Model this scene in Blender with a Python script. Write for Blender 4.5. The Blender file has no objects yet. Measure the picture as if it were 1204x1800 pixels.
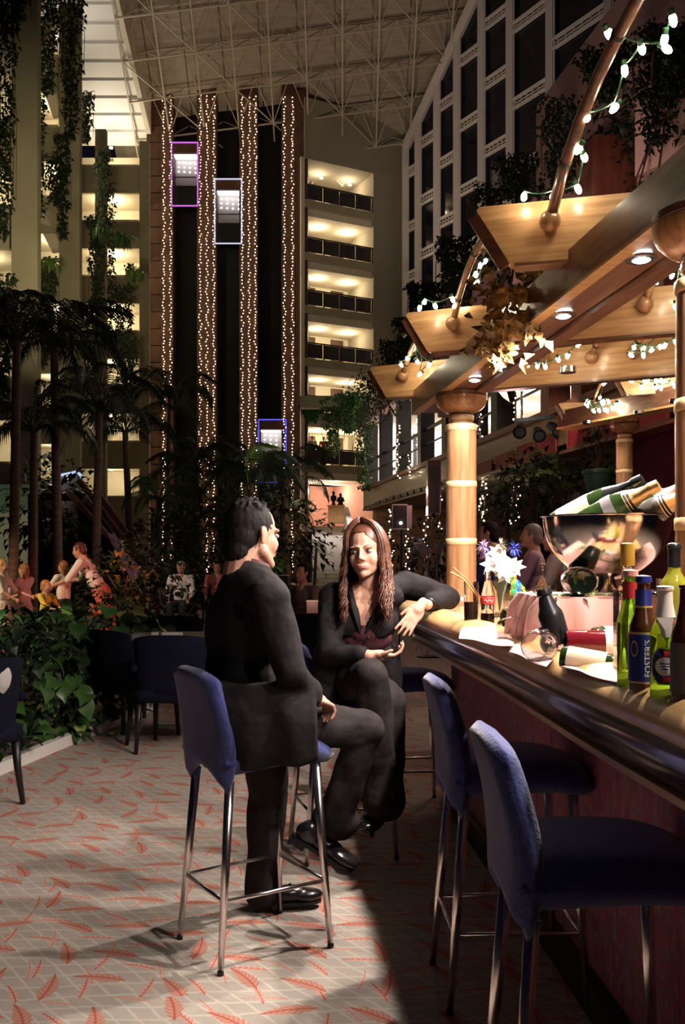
import bpy, math, random
from mathutils import Vector as V, Matrix, noise
R = random.Random(7)
SC = bpy.context.scene
COL = SC.collection
EYE, F = 1.38, 1600.0
PI = math.pi

def P(px, py, d):
    """Point of the place seen at pixel (px, py) of the 1204x1800 photograph, d metres in front of the camera."""
    return V(((px - 602) / F * d, d, EYE - (py - 980) / F * d))

# ---------------------------------------------------------------- camera, world, exposure
cd = bpy.data.cameras.new('camera')
cd.sensor_fit = 'AUTO'; cd.sensor_width = 36; cd.lens = F / 1800 * 36
cd.shift_y = 80 / 1800; cd.clip_end = 300
cam = bpy.data.objects.new('camera', cd); COL.objects.link(cam)
cam.location = (0, 0, EYE); cam.rotation_euler = (PI / 2, 0, 0)
SC.camera = cam
w = bpy.data.worlds.new('world'); SC.world = w; w.use_nodes = True
w.node_tree.nodes['Background'].inputs[0].default_value = (0.16, 0.14, 0.30, 1)
w.node_tree.nodes['Background'].inputs[1].default_value = 0.020
SC.view_settings.view_transform = 'Standard'; SC.view_settings.look = 'None'
SC.view_settings.exposure = 0.0; SC.view_settings.gamma = 1.0
SC.view_settings.use_curve_mapping = False

def light(name, kind, loc, power, col, size=0.05, aim=None, spot=2.4, blend=0.5, parent=None):
    ld = bpy.data.lights.new(name, kind); ld.energy = power; ld.color = col
    if kind == 'AREA': ld.size = size
    else: ld.shadow_soft_size = size
    if kind == 'SPOT': ld.spot_size = spot; ld.spot_blend = blend
    o = bpy.data.objects.new(name, ld); COL.objects.link(o); o.location = loc
    if aim is not None: o.rotation_euler = (V(aim) - V(loc)).to_track_quat('-Z', 'Y').to_euler()
    if parent is not None:
        o.parent = parent
        o.matrix_parent_inverse = INV.get(parent.name, Matrix())
    return o
WARM = (1.0, 0.72, 0.42); BULB = (1.0, 0.80, 0.52)

# ---------------------------------------------------------------- materials
MATS = {}
def nd(nt, t, **kw):
    n = nt.nodes.new(t)
    for k, v in kw.items():
        if hasattr(n, k): setattr(n, k, v)
    return n
def mat(name, col=(.5, .5, .5), rough=.5, metal=0.0, emit=None, es=0.0, trans=0.0, ior=1.45, coat=0.0,
        bump=None, col2=None, scale=8.0, stretch=(1, 1, 1), lo=.35, hi=.65, sheen=0.0, spec=None, detail=3.0, alpha=1.0):
    if name in MATS: return MATS[name]
    m = bpy.data.materials.new(name); m.use_nodes = True
    nt = m.node_tree; b = nt.nodes['Principled BSDF']
    I = b.inputs
    I['Base Color'].default_value = (*col, 1); I['Roughness'].default_value = rough
    I['Metallic'].default_value = metal; I['IOR'].default_value = ior
    I['Transmission Weight'].default_value = trans; I['Coat Weight'].default_value = coat
    I['Coat Roughness'].default_value = .12
    I['Sheen Weight'].default_value = sheen; I['Alpha'].default_value = alpha
    if spec is not None: I['Specular IOR Level'].default_value = spec
    if emit is not None:
        I['Emission Color'].default_value = (*emit, 1); I['Emission Strength'].default_value = es
    if col2 is not None or bump is not None:
        tc = nd(nt, 'ShaderNodeTexCoord'); mp = nd(nt, 'ShaderNodeMapping')
        mp.inputs['Scale'].default_value = stretch
        nt.links.new(tc.outputs['Object'], mp.inputs[0])
        nz = nd(nt, 'ShaderNodeTexNoise'); nz.inputs['Scale'].default_value = scale; nz.inputs['Detail'].default_value = detail
        nt.links.new(mp.outputs[0], nz.inputs[0])
        if col2 is not None:
            cr = nd(nt, 'ShaderNodeValToRGB')
            cr.color_ramp.elements[0].position = lo; cr.color_ramp.elements[0].color = (*col, 1)
            cr.color_ramp.elements[1].position = hi; cr.color_ramp.elements[1].color = (*col2, 1)
            nt.links.new(nz.outputs[0], cr.inputs[0]); nt.links.new(cr.outputs[0], I['Base Color'])
        if bump is not None:
            bp = nd(nt, 'ShaderNodeBump'); bp.inputs['Strength'].default_value = bump; bp.inputs['Distance'].default_value = .01
            nt.links.new(nz.outputs[0], bp.inputs['Height']); nt.links.new(bp.outputs[0], I['Normal'])
    MATS[name] = m
    return m
def glow(name, col, s):
    return mat(name, (0, 0, 0), emit=col, es=s)

wood_light = mat('golden_wood', (.40, .21, .09), .32, coat=.25, col2=(.62, .37, .18), scale=3.2, stretch=(1.2, 14, 16), bump=.05, detail=6)
wood_beam = mat('brown_wood', (.10, .045, .030), .35, coat=.3, col2=(.19, .088, .052), scale=3.0, stretch=(1.5, 14, 14), bump=.05, detail=6)  # darker copy of the rafter wood, the beam's shade in its colour
wood_col = mat('column_wood', (.25, .125, .058), .3, coat=.4, col2=(.40, .215, .105), scale=5, stretch=(9, 9, .7), detail=5)
wood_pale = mat('pale_maple', (.72, .50, .27), .3, coat=.4)
wood_bar = mat('bar_top_wood', (.42, .23, .10), .22, coat=.5, col2=(.60, .36, .17), scale=4, stretch=(12, 1.5, 10), detail=5)
wood_rail = mat('bar_rail_wood', (.40, .235, .095), .38, coat=.12, col2=(.56, .35, .155), scale=4, stretch=(10, 1.2, 8), detail=5)
wood_dark = mat('dark_mahogany', (.042, .014, .012), .2, coat=.6, col2=(.085, .028, .020), scale=4, stretch=(8, 1.2, 4), detail=5)
wood_mezz = mat('mezzanine_wood', (.20, .105, .045), .3, coat=.3, col2=(.30, .17, .075), scale=2.2, stretch=(3, .7, 5), detail=5)
wood_black = mat('near_black_wood', (.012, .009, .011), .4)
wood_red = mat('red_brown_wood', (.16, .05, .035), .4, col2=(.24, .08, .05), scale=3, stretch=(4, 4, .6))
chrome = mat('brushed_chrome', (.72, .68, .66), .22, 1.0)
steel = mat('polished_steel', (.74, .69, .65), .13, 1.0)
black_metal = mat('black_metal', (.02, .02, .022), .4, .6)
blue_cloth = mat('blue_upholstery', (.020, .026, .125), .85, sheen=.3, col2=(.030, .038, .165), scale=120, bump=.25)
navy_cloth = mat('navy_upholstery', (.0045, .005, .013), .9, spec=.15, col2=(.007, .008, .019), scale=90)
plaster = mat('cream_plaster', (.62, .56, .44), .85, col2=(.68, .62, .50), scale=1.4)
plaster_olive = mat('olive_plaster', (.34, .30, .20), .9, col2=(.39, .35, .24), scale=1.1)
plaster_pier = mat('grey_beige_plaster', (.30, .265, .205), .9, col2=(.34, .30, .235), scale=.8)
soffit_white = mat('white_soffit', (.78, .75, .70), .8)
pink_wall = mat('pink_plaster', (.62, .40, .36), .9, col2=(.68, .45, .40), scale=.7)
salmon_wall = mat('salmon_plaster', (.75, .42, .32), .9)
white_stone = mat('white_stone', (.75, .70, .66), .5)
frame_white = mat('white_painted_metal', (.66, .60, .58), .5)
glass_night = mat('night_glass', (.006, .007, .016), .08, spec=.6)
shaft_black = mat('black_shaft', (.004, .004, .006), .5)
shaft_brown = mat('shaft_brown', (.075, .034, .020), .7, col2=(.105, .05, .03), scale=1.5)
door_brown = mat('door_brown', (.09, .042, .026), .5)
rail_dark = mat('dark_rail', (.02, .018, .02), .4)
roof_panel = mat('roof_panel', (.34, .29, .225), .8, col2=(.42, .36, .285), scale=1.2, stretch=(.3, 8, 8))
truss_mat = mat('truss_tube', (.52, .45, .36), .5)
leaf_dark = mat('dark_leaf', (.014, .026, .010), .5, col2=(.026, .045, .016), scale=6)  # near-black green puts the silhouettes' shade into the leaf colour
leaf_mid = mat('mid_leaf', (.035, .085, .022), .38, col2=(.06, .13, .03), scale=6)
leaf_pale = mat('variegated_leaf', (.20, .26, .07), .4, col2=(.34, .36, .12), scale=9)
leaf_lit = mat('lit_green_leaf', (.12, .24, .05), .4, col2=(.20, .32, .07), scale=7)  # brighter copy of the leaf green, lamplight put into the colour
bark = mat('palm_bark', (.09, .055, .04), .9, col2=(.14, .09, .06), scale=4, stretch=(1, 1, 6), bump=.6)
soil_dark = mat('dark_soil', (.01, .008, .007), .95)
gold_leaf = mat('gold_leaf', (.29, .17, .05), .45, .2, col2=(.42, .26, .085), scale=20)
cable_green = mat('green_cable', (.02, .07, .035), .5)
bulb_mat = glow('fairy_bulb', (1.0, .80, .50), 30)
bulb_big = glow('near_fairy_bulb', (1.0, .84, .58), 75)
bulb_far = glow('tower_bulb', (1.0, .66, .42), 11)
lens_mat = glow('downlight_lens', (1.0, .96, .92), 40)
ceil_lamp = glow('corridor_lamp', (1.0, .82, .52), 30)
skin = mat('skin', (.50, .265, .19), .55, col2=(.54, .29, .21), scale=14, spec=.35)
skin_man = mat('tan_skin', (.43, .225, .16), .5, spec=.35)
lip_mat = mat('lips', (.50, .20, .17), .42)
hair_black = mat('black_hair', (.009, .006, .006), .75, spec=.2)
hair_brown = mat('chestnut_hair', (.045, .016, .010), .42, col2=(.12, .044, .024), scale=26)
eye_white = mat('eye_white', (.32, .28, .27), .3)
eye_dark = mat('dark_iris', (.015, .008, .006), .15)
suit_black = mat('black_suit', (.0085, .0070, .0080), .8, spec=.2, col2=(.0125, .0100, .0112), scale=15, bump=.9, detail=2)
suit_grey = mat('charcoal_trousers', (.016, .0125, .0130), .85, spec=.15, col2=(.024, .019, .019), scale=17, bump=.7, detail=2)
shoe_black = mat('black_leather', (.010, .009, .010), .25, coat=.3)
shirt_maroon = mat('maroon_shirt', (.055, .010, .015), .8)
pink_paper = mat('pink_napkin', (.56, .37, .34), .8)
pink_cloth = mat('pink_cloth', (.58, .33, .29), .8)
white_mat = mat('white_paper', (.66, .62, .58), .7)
clear_glass = mat('clear_glass', (1, 1, 1), .02, trans=1.0, ior=1.45)
green_glass = mat('green_glass', (.20, .42, .03), .05, trans=.85, ior=1.3)
dark_green_glass = mat('dark_green_glass', (.018, .035, .010), .06, coat=.5)
brown_glass = mat('brown_glass', (.075, .026, .012), .07, coat=.5)
cola_mat = mat('cola', (.030, .010, .006), .1)
black_foil = mat('black_foil', (.016, .016, .020), .3, .3)
gold_foil = mat('gold_foil', (.85, .62, .30), .35, .8)
silver_foil = mat('silver_foil', (.75, .70, .72), .3, .85)
red_label = mat('red_label', (.55, .035, .035), .5)
blue_label = mat('blue_label', (.02, .03, .22), .4)
cream_label = mat('cream_label', (.80, .68, .50), .6)
orange_label = mat('yellow_orange_label', (.85, .45, .16), .6, col2=(.90, .66, .28), scale=14)
rose_glass = mat('rose_wine_glass', (.11, .007, .012), .10, coat=.4)

def carpet():
    m = bpy.data.materials.new('feather_carpet'); m.use_nodes = True; nt = m.node_tree; L = nt.links.new
    b = nt.nodes['Principled BSDF']; b.inputs['Roughness'].default_value = .95; b.inputs['Specular IOR Level'].default_value = .1
    tc = nd(nt, 'ShaderNodeTexCoord')
    def math_(op, a, b2=None, c=None):
        n = nd(nt, 'ShaderNodeMath'); n.operation = op
        for i, x in enumerate((a, b2, c)):
            if x is None: continue
            if isinstance(x, (int, float)): n.inputs[i].default_value = x
            else: L(x, n.inputs[i])
        return n.outputs[0]
    def mix(f, a, c):
        n = nd(nt, 'ShaderNodeMix'); n.data_type = 'RGBA'
        L(f, n.inputs[0])
        for i, x in ((6, a), (7, c)):
            if isinstance(x, tuple): n.inputs[i].default_value = (*x, 1)
            else: L(x, n.inputs[i])
        return n.outputs[2]
    # lattice of pale lines on grey-green
    mp = nd(nt, 'ShaderNodeMapping'); mp.inputs['Rotation'].default_value = (0, 0, .45); mp.inputs['Scale'].default_value = (1, 1, 1)
    L(tc.outputs['Object'], mp.inputs[0])
    nzd = nd(nt, 'ShaderNodeTexNoise'); nzd.inputs['Scale'].default_value = 5; L(mp.outputs[0], nzd.inputs[0])
    va = nd(nt, 'ShaderNodeVectorMath'); va.operation = 'MULTIPLY_ADD'
    L(nzd.outputs[1], va.inputs[0]); va.inputs[1].default_value = (.05, .05, 0); L(mp.outputs[0], va.inputs[2])
    sp = nd(nt, 'ShaderNodeSeparateXYZ'); L(va.outputs[0], sp.inputs[0])
    def lines(cx, cy, s):
        f = math_('FRACT', math_('ADD', math_('MULTIPLY', sp.outputs[0], cx / s), math_('MULTIPLY', sp.outputs[1], cy / s)))
        return math_('MULTIPLY', math_('SUBTRACT', 1.0, math_('MINIMUM', math_('MULTIPLY', math_('ABSOLUTE', math_('SUBTRACT', f, .5)), 9.0), 1.0)), 1.0)
    ln_ = math_('MAXIMUM', lines(.42, .91, .060), lines(-.50, .87, .075))
    br = nd(nt, 'ShaderNodeTexBrick'); br.inputs['Scale'].default_value = 5.2
    br.inputs['Mortar Size'].default_value = .0; br.inputs['Mortar Smooth'].default_value = .6
    br.inputs['Color1'].default_value = (.38, .345, .30, 1); br.inputs['Color2'].default_value = (.44, .385, .335, 1)
    br.inputs['Mortar'].default_value = (.58, .50, .44, 1)
    L(va.outputs[0], br.inputs[0])
    col = mix(math_('MULTIPLY', ln_, .75), br.outputs[0], (.60, .52, .45))
    nz = nd(nt, 'ShaderNodeTexNoise'); nz.inputs['Scale'].default_value = 3.0; L(tc.outputs['Object'], nz.inputs[0])
    def feathers(scale, ln, wd, seed, c1, c2, col):
        mp2 = nd(nt, 'ShaderNodeMapping'); mp2.inputs['Location'].default_value = (seed, seed * .7, 0); L(tc.outputs['Object'], mp2.inputs[0])
        vo = nd(nt, 'ShaderNodeTexVoronoi'); vo.voronoi_dimensions = '2D'; vo.inputs['Scale'].default_value = scale; vo.inputs['Randomness'].default_value = .55
        L(mp2.outputs[0], vo.inputs[0])
        sb = nd(nt, 'ShaderNodeVectorMath'); sb.operation = 'SUBTRACT'; L(mp2.outputs[0], sb.inputs[0]); L(vo.outputs['Position'], sb.inputs[1])
        sc = nd(nt, 'ShaderNodeSeparateColor'); L(vo.outputs['Color'], sc.inputs[0])
        ang = math_('MULTIPLY_ADD', sc.outputs[0], 2.2, -.35)
        vr = nd(nt, 'ShaderNodeVectorRotate'); vr.rotation_type = 'Z_AXIS'; L(sb.outputs[0], vr.inputs[0]); L(ang, vr.inputs['Angle'])
        sx = nd(nt, 'ShaderNodeSeparateXYZ'); L(vr.outputs[0], sx.inputs[0])
        x = sx.outputs[0]; y = math_('ADD', sx.outputs[1], math_('MULTIPLY', math_('MULTIPLY', x, x), 1.1))
        u = math_('DIVIDE', x, ln)
        taper = math_('MULTIPLY', math_('SUBTRACT', 1.0, math_('MULTIPLY', u, u)), math_('MULTIPLY_ADD', u, .28, .72))
        jag = math_('MULTIPLY_ADD', math_('SINE', math_('ADD', math_('MULTIPLY', x, 260), math_('MULTIPLY', math_('ABSOLUTE', y), 240))), .10, .90)
        half = math_('MULTIPLY', math_('MULTIPLY', taper, wd), jag)
        ay = math_('ABSOLUTE', y)
        msk = math_('MULTIPLY', math_('GREATER_THAN', math_('SUBTRACT', half, ay), 0.0), math_('LESS_THAN', math_('ABSOLUTE', u), 1.0))
        rib = math_('LESS_THAN', ay, wd * .10)
        barb = math_('MULTIPLY_ADD', math_('SINE', math_('ADD', math_('MULTIPLY', x, 300), math_('MULTIPLY', ay, 300))), .5, .5)
        fc = mix(barb, c1, c2); fc = mix(rib, fc, (.42, .12, .085))
        return mix(msk, col, fc)
    col = feathers(5.2, .070, .022, 3.3, (.54, .24, .19), (.62, .40, .33), col)
    col = feathers(4.6, .080, .010, 7.7, (.62, .30, .24), (.60, .38, .30), col)
    col = feathers(4.6, .094, .040, 0.0, (.46, .185, .135), (.55, .29, .22), col)
    fn = nd(nt, 'ShaderNodeTexNoise'); fn.inputs['Scale'].default_value = 420; L(tc.outputs['Object'], fn.inputs[0])
    hs = nd(nt, 'ShaderNodeMix'); hs.data_type = 'RGBA'; hs.blend_type = 'MULTIPLY'; hs.inputs[0].default_value = .3
    L(col, hs.inputs[6]); L(fn.outputs[0], hs.inputs[7])
    L(hs.outputs[2], b.inputs['Base Color'])
    bp = nd(nt, 'ShaderNodeBump'); bp.inputs['Strength'].default_value = .3; bp.inputs['Distance'].default_value = .004
    L(fn.outputs[0], bp.inputs['Height']); L(bp.outputs[0], b.inputs['Normal'])
    return m
carpet_mat = carpet()
def marbled():
    m = bpy.data.materials.new('marbled_fabric'); m.use_nodes = True; nt = m.node_tree; L = nt.links.new
    b = nt.nodes['Principled BSDF']; b.inputs['Roughness'].default_value = .8
    tc = nd(nt, 'ShaderNodeTexCoord'); mp = nd(nt, 'ShaderNodeMapping'); mp.inputs['Scale'].default_value = (14, 14, 5); mp.inputs['Rotation'].default_value = (.35, 0, 0)
    L(tc.outputs['Object'], mp.inputs[0])
    nz = nd(nt, 'ShaderNodeTexNoise'); nz.inputs['Scale'].default_value = 1.6; nz.inputs['Detail'].default_value = 6; nz.inputs['Distortion'].default_value = 2.0
    L(mp.outputs[0], nz.inputs[0])
    cr = nd(nt, 'ShaderNodeValToRGB'); e = cr.color_ramp.elements
    e[0].position = .30; e[0].color = (.09, .06, .15, 1); e[1].position = .75; e[1].color = (.42, .32, .34, 1)
    for p_, c_ in ((.42, (.46, .07, .09)), (.50, (.16, .11, .18)), (.57, (.52, .12, .12)), (.64, (.11, .17, .16))):
        k = e.new(p_); k.color = (*c_, 1)
    L(nz.outputs[0], cr.inputs[0]); L(cr.outputs[0], b.inputs['Base Color'])
    return m
marble_mat = marbled()

# ---------------------------------------------------------------- mesh tools
INV = {}
class MB:
    def __init__(s): s.v = []; s.f = []
    def add(s, vs, fs):
        o = len(s.v); s.v += [V(p) for p in vs]; s.f += [tuple(i + o for i in f) for f in fs]; return s
    def box(s, a, b):
        (x0, y0, z0), (x1, y1, z1) = a, b
        return s.add([(x0, y0, z0), (x1, y0, z0), (x1, y1, z0), (x0, y1, z0), (x0, y0, z1), (x1, y0, z1), (x1, y1, z1), (x0, y1, z1)],
                     [(3, 2, 1, 0), (4, 5, 6, 7), (0, 1, 5, 4), (1, 2, 6, 5), (2, 3, 7, 6), (3, 0, 4, 7)])
    def hexa(s, p):      # 8 corner points: bottom ring then top ring
        return s.add(p, [(3, 2, 1, 0), (4, 5, 6, 7), (0, 1, 5, 4), (1, 2, 6, 5), (2, 3, 7, 6), (3, 0, 4, 7)])
    def bar(s, a, b, w, h, up=(0, 0, 1)):
        a = V(a); b = V(b); d = (b - a).normalized(); u = V(up)
        if abs(d.dot(u)) > .98: u = V((1, 0, 0))
        r = d.cross(u).normalized() * (w / 2); t = r.cross(d).normalized() * (h / 2)
        return s.hexa([a - r - t, a + r - t, b + r - t, b - r - t, a - r + t, a + r + t, b + r + t, b - r + t])
    def prism(s, poly, off):   # polygon of 3-D points extruded by a vector
        n = len(poly); off = V(off); p = [V(q) for q in poly]
        return s.add(p + [q + off for q in p], [tuple(range(n))[::-1], tuple(range(n, 2 * n))] + [(i, (i + 1) % n, n + (i + 1) % n, n + i) for i in range(n)])
    def rings(s, rr, cap=True, closed=False):
        n = len(rr[0]); o = len(s.v)
        for r in rr: s.v += [V(p) for p in r]
        m = len(rr)
        for i in range(m if closed else m - 1):
            a = o + i * n; b = o + ((i + 1) % m) * n
            for j in range(n):
                k = (j + 1) % n; s.f.append((a + j, a + k, b + k, b + j))
        if cap and not closed:
            s.f.append(tuple(range(o + n - 1, o - 1, -1))); s.f.append(tuple(range(o + (m - 1) * n, o + m * n)))
        return s
    def tube(s, pts, r, n=8, cap=True, flat=1.0):
        pts = [V(p) for p in pts]; m = len(pts); rr = []
        rad = r if isinstance(r, (list, tuple)) else [r] * m
        t0 = (pts[1] - pts[0]).normalized(); u = t0.orthogonal().normalized()
        for i, p in enumerate(pts):
            t = (pts[min(i + 1, m - 1)] - pts[max(i - 1, 0)])
            t = t.normalized() if t.length > 1e-9 else t0
            u = (u - t * u.dot(t)); u = u.normalized() if u.length > 1e-6 else t.orthogonal().normalized()
            q = t.cross(u)
            rr.append([p + (u * math.cos(2 * PI * j / n) + q * math.sin(2 * PI * j / n) * flat) * rad[i] for j in range(n)])
        return s.rings(rr, cap)
    def lathe(s, prof, n=20, M=None, cap=True):
        M = M or Matrix()
        return s.rings([[M @ V((r * math.cos(2 * PI * j / n), r * math.sin(2 * PI * j / n), z)) for j in range(n)] for r, z in prof], cap)
    def ell(s, c, r, M=None, nu=14, nv=9):
        c = V(c); M = M or Matrix.Identity(3)
        if not isinstance(r, (tuple, list)): r = (r, r, r)
        rr = []
        for i in range(nv + 1):
            a = PI * min(max(i / nv, .012), .988)
            rr.append([c + M @ V((r[0] * math.sin(a) * math.cos(2 * PI * j / nu), r[1] * math.sin(a) * math.sin(2 * PI * j / nu), -r[2] * math.cos(a))) for j in range(nu)])
        return s.rings(rr)
    def cap(s, a, b, ra, rb=None, n=12):   # capsule with two radii
        a = V(a); b = V(b); rb = ra if rb is None else rb
        d = (b - a); d = d.normalized() if d.length > 1e-9 else V((0, 0, 1))
        pts = []; rad = []
        for k in range(5): t = PI / 2 * (1 - k / 4); pts.append(a - d * ra * math.sin(t)); rad.append(max(ra * math.cos(t), ra * .04))
        for k in range(5): t = PI / 2 * k / 4; pts.append(b + d * rb * math.sin(t)); rad.append(max(rb * math.cos(t), rb * .04))
        u = d.orthogonal().normalized(); q = d.cross(u)
        return s.rings([[p + (u * math.cos(2 * PI * j / n) + q * math.sin(2 * PI * j / n)) * r for j in range(n)] for p, r in zip(pts, rad)])
    def chain(s, pts, rad, n=12):
        for i in range(len(pts) - 1): s.cap(pts[i], pts[i + 1], rad[i], rad[i + 1], n)
        return s
    def pad(s, nu, nv, fn):    # fn(u,v) -> (front point, back point), u,v in 0..1, closed cushion
        A = [[None] * (nv + 1) for _ in range(nu + 1)]; B = [[None] * (nv + 1) for _ in range(nu + 1)]
        o = len(s.v)
        for i in range(nu + 1):
            for j in range(nv + 1):
                a, b = fn(i / nu, j / nv); A[i][j] = len(s.v); s.v.append(V(a)); B[i][j] = len(s.v); s.v.append(V(b))
        for i in range(nu):
            for j in range(nv):
                s.f.append((A[i][j], A[i + 1][j], A[i + 1][j + 1], A[i][j + 1])); s.f.append((B[i][j + 1], B[i + 1][j + 1], B[i + 1][j], B[i][j]))
        for i in range(nu):
            s.f.append((A[i + 1][0], A[i][0], B[i][0], B[i + 1][0])); s.f.append((A[i][nv], A[i + 1][nv], B[i + 1][nv], B[i][nv]))
        for j in range(nv):
            s.f.append((A[0][j], A[0][j + 1], B[0][j + 1], B[0][j])); s.f.append((A[nu][j + 1], A[nu][j], B[nu][j], B[nu][j + 1]))
        return s
    def leaf(s, p, d, up, ln, wd, droop=.25):
        p = V(p); d = V(d).normalized(); r = d.cross(V(up)); r = r.normalized() if r.length > 1e-4 else d.orthogonal().normalized()
        n = r.cross(d)
        m = p + d * ln * .42 + n * ln * .06; t = p + d * ln * .92 - n * ln * droop
        return s.add([p, m + r * wd / 2 + n * wd * .12, t, m - r * wd / 2 + n * wd * .12, m], [(0, 1, 4), (1, 2, 4), (0, 4, 3), (4, 2, 3)])
    def mesh(s, name, mt, smooth=False, inv=None):
        me = bpy.data.meshes.new(name)
        vs = [inv @ p for p in s.v] if inv is not None else s.v
        me.from_pydata([tuple(p) for p in vs], [], s.f); me.update()
        if mt: me.materials.append(mt)
        if smooth:
            me.polygons.foreach_set('use_smooth', [True] * len(me.polygons))
            if smooth != 'all': me.set_sharp_from_angle(angle=math.radians(42))
        return me
    def build(s, name, mt, parent=None, smooth=False):
        if parent is None:
            lo = V((min(p.x for p in s.v), min(p.y for p in s.v), min(p.z for p in s.v)))
            hi = V((max(p.x for p in s.v), max(p.y for p in s.v), 0))
            org = V(((lo.x + hi.x) / 2, (lo.y + hi.y) / 2, lo.z)); inv = Matrix.Translation(-org)
            o = bpy.data.objects.new(name, s.mesh(name, mt, smooth, inv)); o.location = org
        else:
            inv = INV.get(parent.name, Matrix())
            o = bpy.data.objects.new(name, s.mesh(name, mt, smooth, inv)); o.parent = parent
        COL.objects.link(o); INV[o.name] = inv
        return o
def tag(o, label=None, cat=None, group=None, kind=None):
    if label: o['label'] = label
    if cat: o['category'] = cat
    if group: o['group'] = group
    if kind: o['kind'] = kind
    return o
def thing(name, label, cat, loc=(0, 0, 0), rz=0.0, group=None, kind=None):
    o = bpy.data.objects.new(name, None); COL.objects.link(o); o.empty_display_size = .1
    o.location = loc; o.rotation_euler = (0, 0, rz)
    INV[o.name] = (Matrix.Translation(V(loc)) @ Matrix.Rotation(rz, 4, 'Z')).inverted()
    return tag(o, label, cat, group, kind)
def structure(name, loc=(0, 0, 0)):
    return thing(name, None, None, loc, kind='structure')
def fwd(o): return INV[o.name].inverted()
def copy_tree(o, parent=None):
    c = o.copy(); COL.objects.link(c)
    if parent is not None: c.parent = parent
    for ch in list(o.children): copy_tree(ch, c)
    return c
def dup(o, loc, rz, label, group=None):
    c = copy_tree(o); c.location = loc; c.rotation_euler = (0, 0, rz); c['label'] = label
    if group: c['group'] = group
    INV[c.name] = (Matrix.Translation(V(loc)) @ Matrix.Rotation(rz, 4, 'Z')).inverted()
    return c
def remesh(mb, voxel, smooth=6, wob=None):
    """Union of overlapping closed shapes as one continuous skin."""
    me = bpy.data.meshes.new('tmp'); me.from_pydata([tuple(p) for p in mb.v], [], mb.f); me.update()
    o = bpy.data.objects.new('tmp', me); COL.objects.link(o)
    r = o.modifiers.new('r', 'REMESH'); r.mode = 'VOXEL'; r.voxel_size = voxel
    sm = o.modifiers.new('s', 'SMOOTH'); sm.factor = .5; sm.iterations = smooth
    dg = bpy.context.evaluated_depsgraph_get(); dg.update()
    ev = o.evaluated_get(dg); m2 = ev.to_mesh()
    out = MB(); out.v = [v.co.copy() for v in m2.vertices]; out.f = [tuple(p.vertices) for p in m2.polygons]
    if wob:
        sc_, am = wob
        ns = [v.normal.copy() for v in m2.vertices]
        out.v = [p + n * am * noise.noise(V((p.x * sc_, p.y * sc_, p.z * sc_ * .55))) for p, n in zip(out.v, ns)]
    ev.to_mesh_clear()
    bpy.data.objects.remove(o); bpy.data.meshes.remove(me)
    return out
def spline(pts, n=6):
    pts = [V(p) for p in pts]; out = []
    for i in range(len(pts) - 1):
        p0 = pts[max(i - 1, 0)]; p1 = pts[i]; p2 = pts[i + 1]; p3 = pts[min(i + 2, len(pts) - 1)]
        for k in range(n):
            t = k / n
            out.append(.5 * ((2 * p1) + (p2 - p0) * t + (2 * p0 - 5 * p1 + 4 * p2 - p3) * t * t + (3 * p1 - p0 - 3 * p2 + p3) * t ** 3))
    out.append(pts[-1]); return out
def frame(d, up=(0, 0, 1), loc=(0, 0, 0)):
    """4x4 whose +Z is d."""
    z = V(d).normalized(); x = V(up).cross(z); x = x.normalized() if x.length > 1e-5 else z.orthogonal().normalized()
    y = z.cross(x)
    return Matrix.Translation(V(loc)) @ Matrix((x, y, z)).transposed().to_4x4()
# ================================================================ large structure
fl = MB().box((-30, -2, -.2), (24, 70, 0)).build('floor', carpet_mat); tag(fl, kind='structure')

# ---- sloping roof: panels above, space frame of tubes below
def zr(x, y): return 24.5 + .127 * (x - 3.66) - .906 * (y - 52)
def xg(y): return 3.66 + .595 * (52 - y)          # line of the glazed wall
def in_roof(x, y): return -12.2 < x < xg(y) + .6 and 39 < y < 53.5
ceil = structure('ceiling')
PX, PY = 2.0, 1.35
pm = None
for i in range(-7, 7):
    for j in range(11):
        cx = i * PX + .6; cy = 39.4 + j * PY
        if not in_roof(cx, cy): continue
        if pm is None:
            q = MB(); hx, hy, g = PX / 2 - .03, PY / 2 - .03, .12
            def pz(x, y): return .127 * x - .906 * y
            q.hexa([(-hx, -hy, pz(-hx, -hy)), (hx, -hy, pz(hx, -hy)), (hx, hy, pz(hx, hy)), (-hx, hy, pz(-hx, hy))] +
                   [(-hx, -hy, pz(-hx, -hy) + g), (hx, -hy, pz(hx, -hy) + g), (hx, hy, pz(hx, hy) + g), (-hx, hy, pz(-hx, hy) + g)])
            pm = q.mesh('ceiling_panel', roof_panel)
        o = bpy.data.objects.new('ceiling_panel', pm); COL.objects.link(o); o.parent = ceil
        o.location = (cx, cy, zr(cx, cy) + 2.0 + R.uniform(-.03, .03))
q = MB().hexa([(-13, 38, zr(-13, 38) + 2.3), (14, 38, zr(14, 38) + 2.3), (14, 56, zr(14, 56) + 2.3), (-13, 56, zr(-13, 56) + 2.3),
               (-13, 38, zr(-13, 38) + 2.6), (14, 38, zr(14, 38) + 2.6), (14, 56, zr(14, 56) + 2.6), (-13, 56, zr(-13, 56) + 2.6)])
q.build('roof_deck', plaster_pier, ceil)
def nb(i, j): x = i * 1.9 - 11.4; y = 39.6 + j * 1.5; return V((x, y, zr(x, y)))
def nt_(i, j): p = nb(i + .5, j + .5); return p + V((0, 0, 1.5))
NI, NJ = 16, 9
ok = lambda p: in_roof(p.x, p.y)
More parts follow.
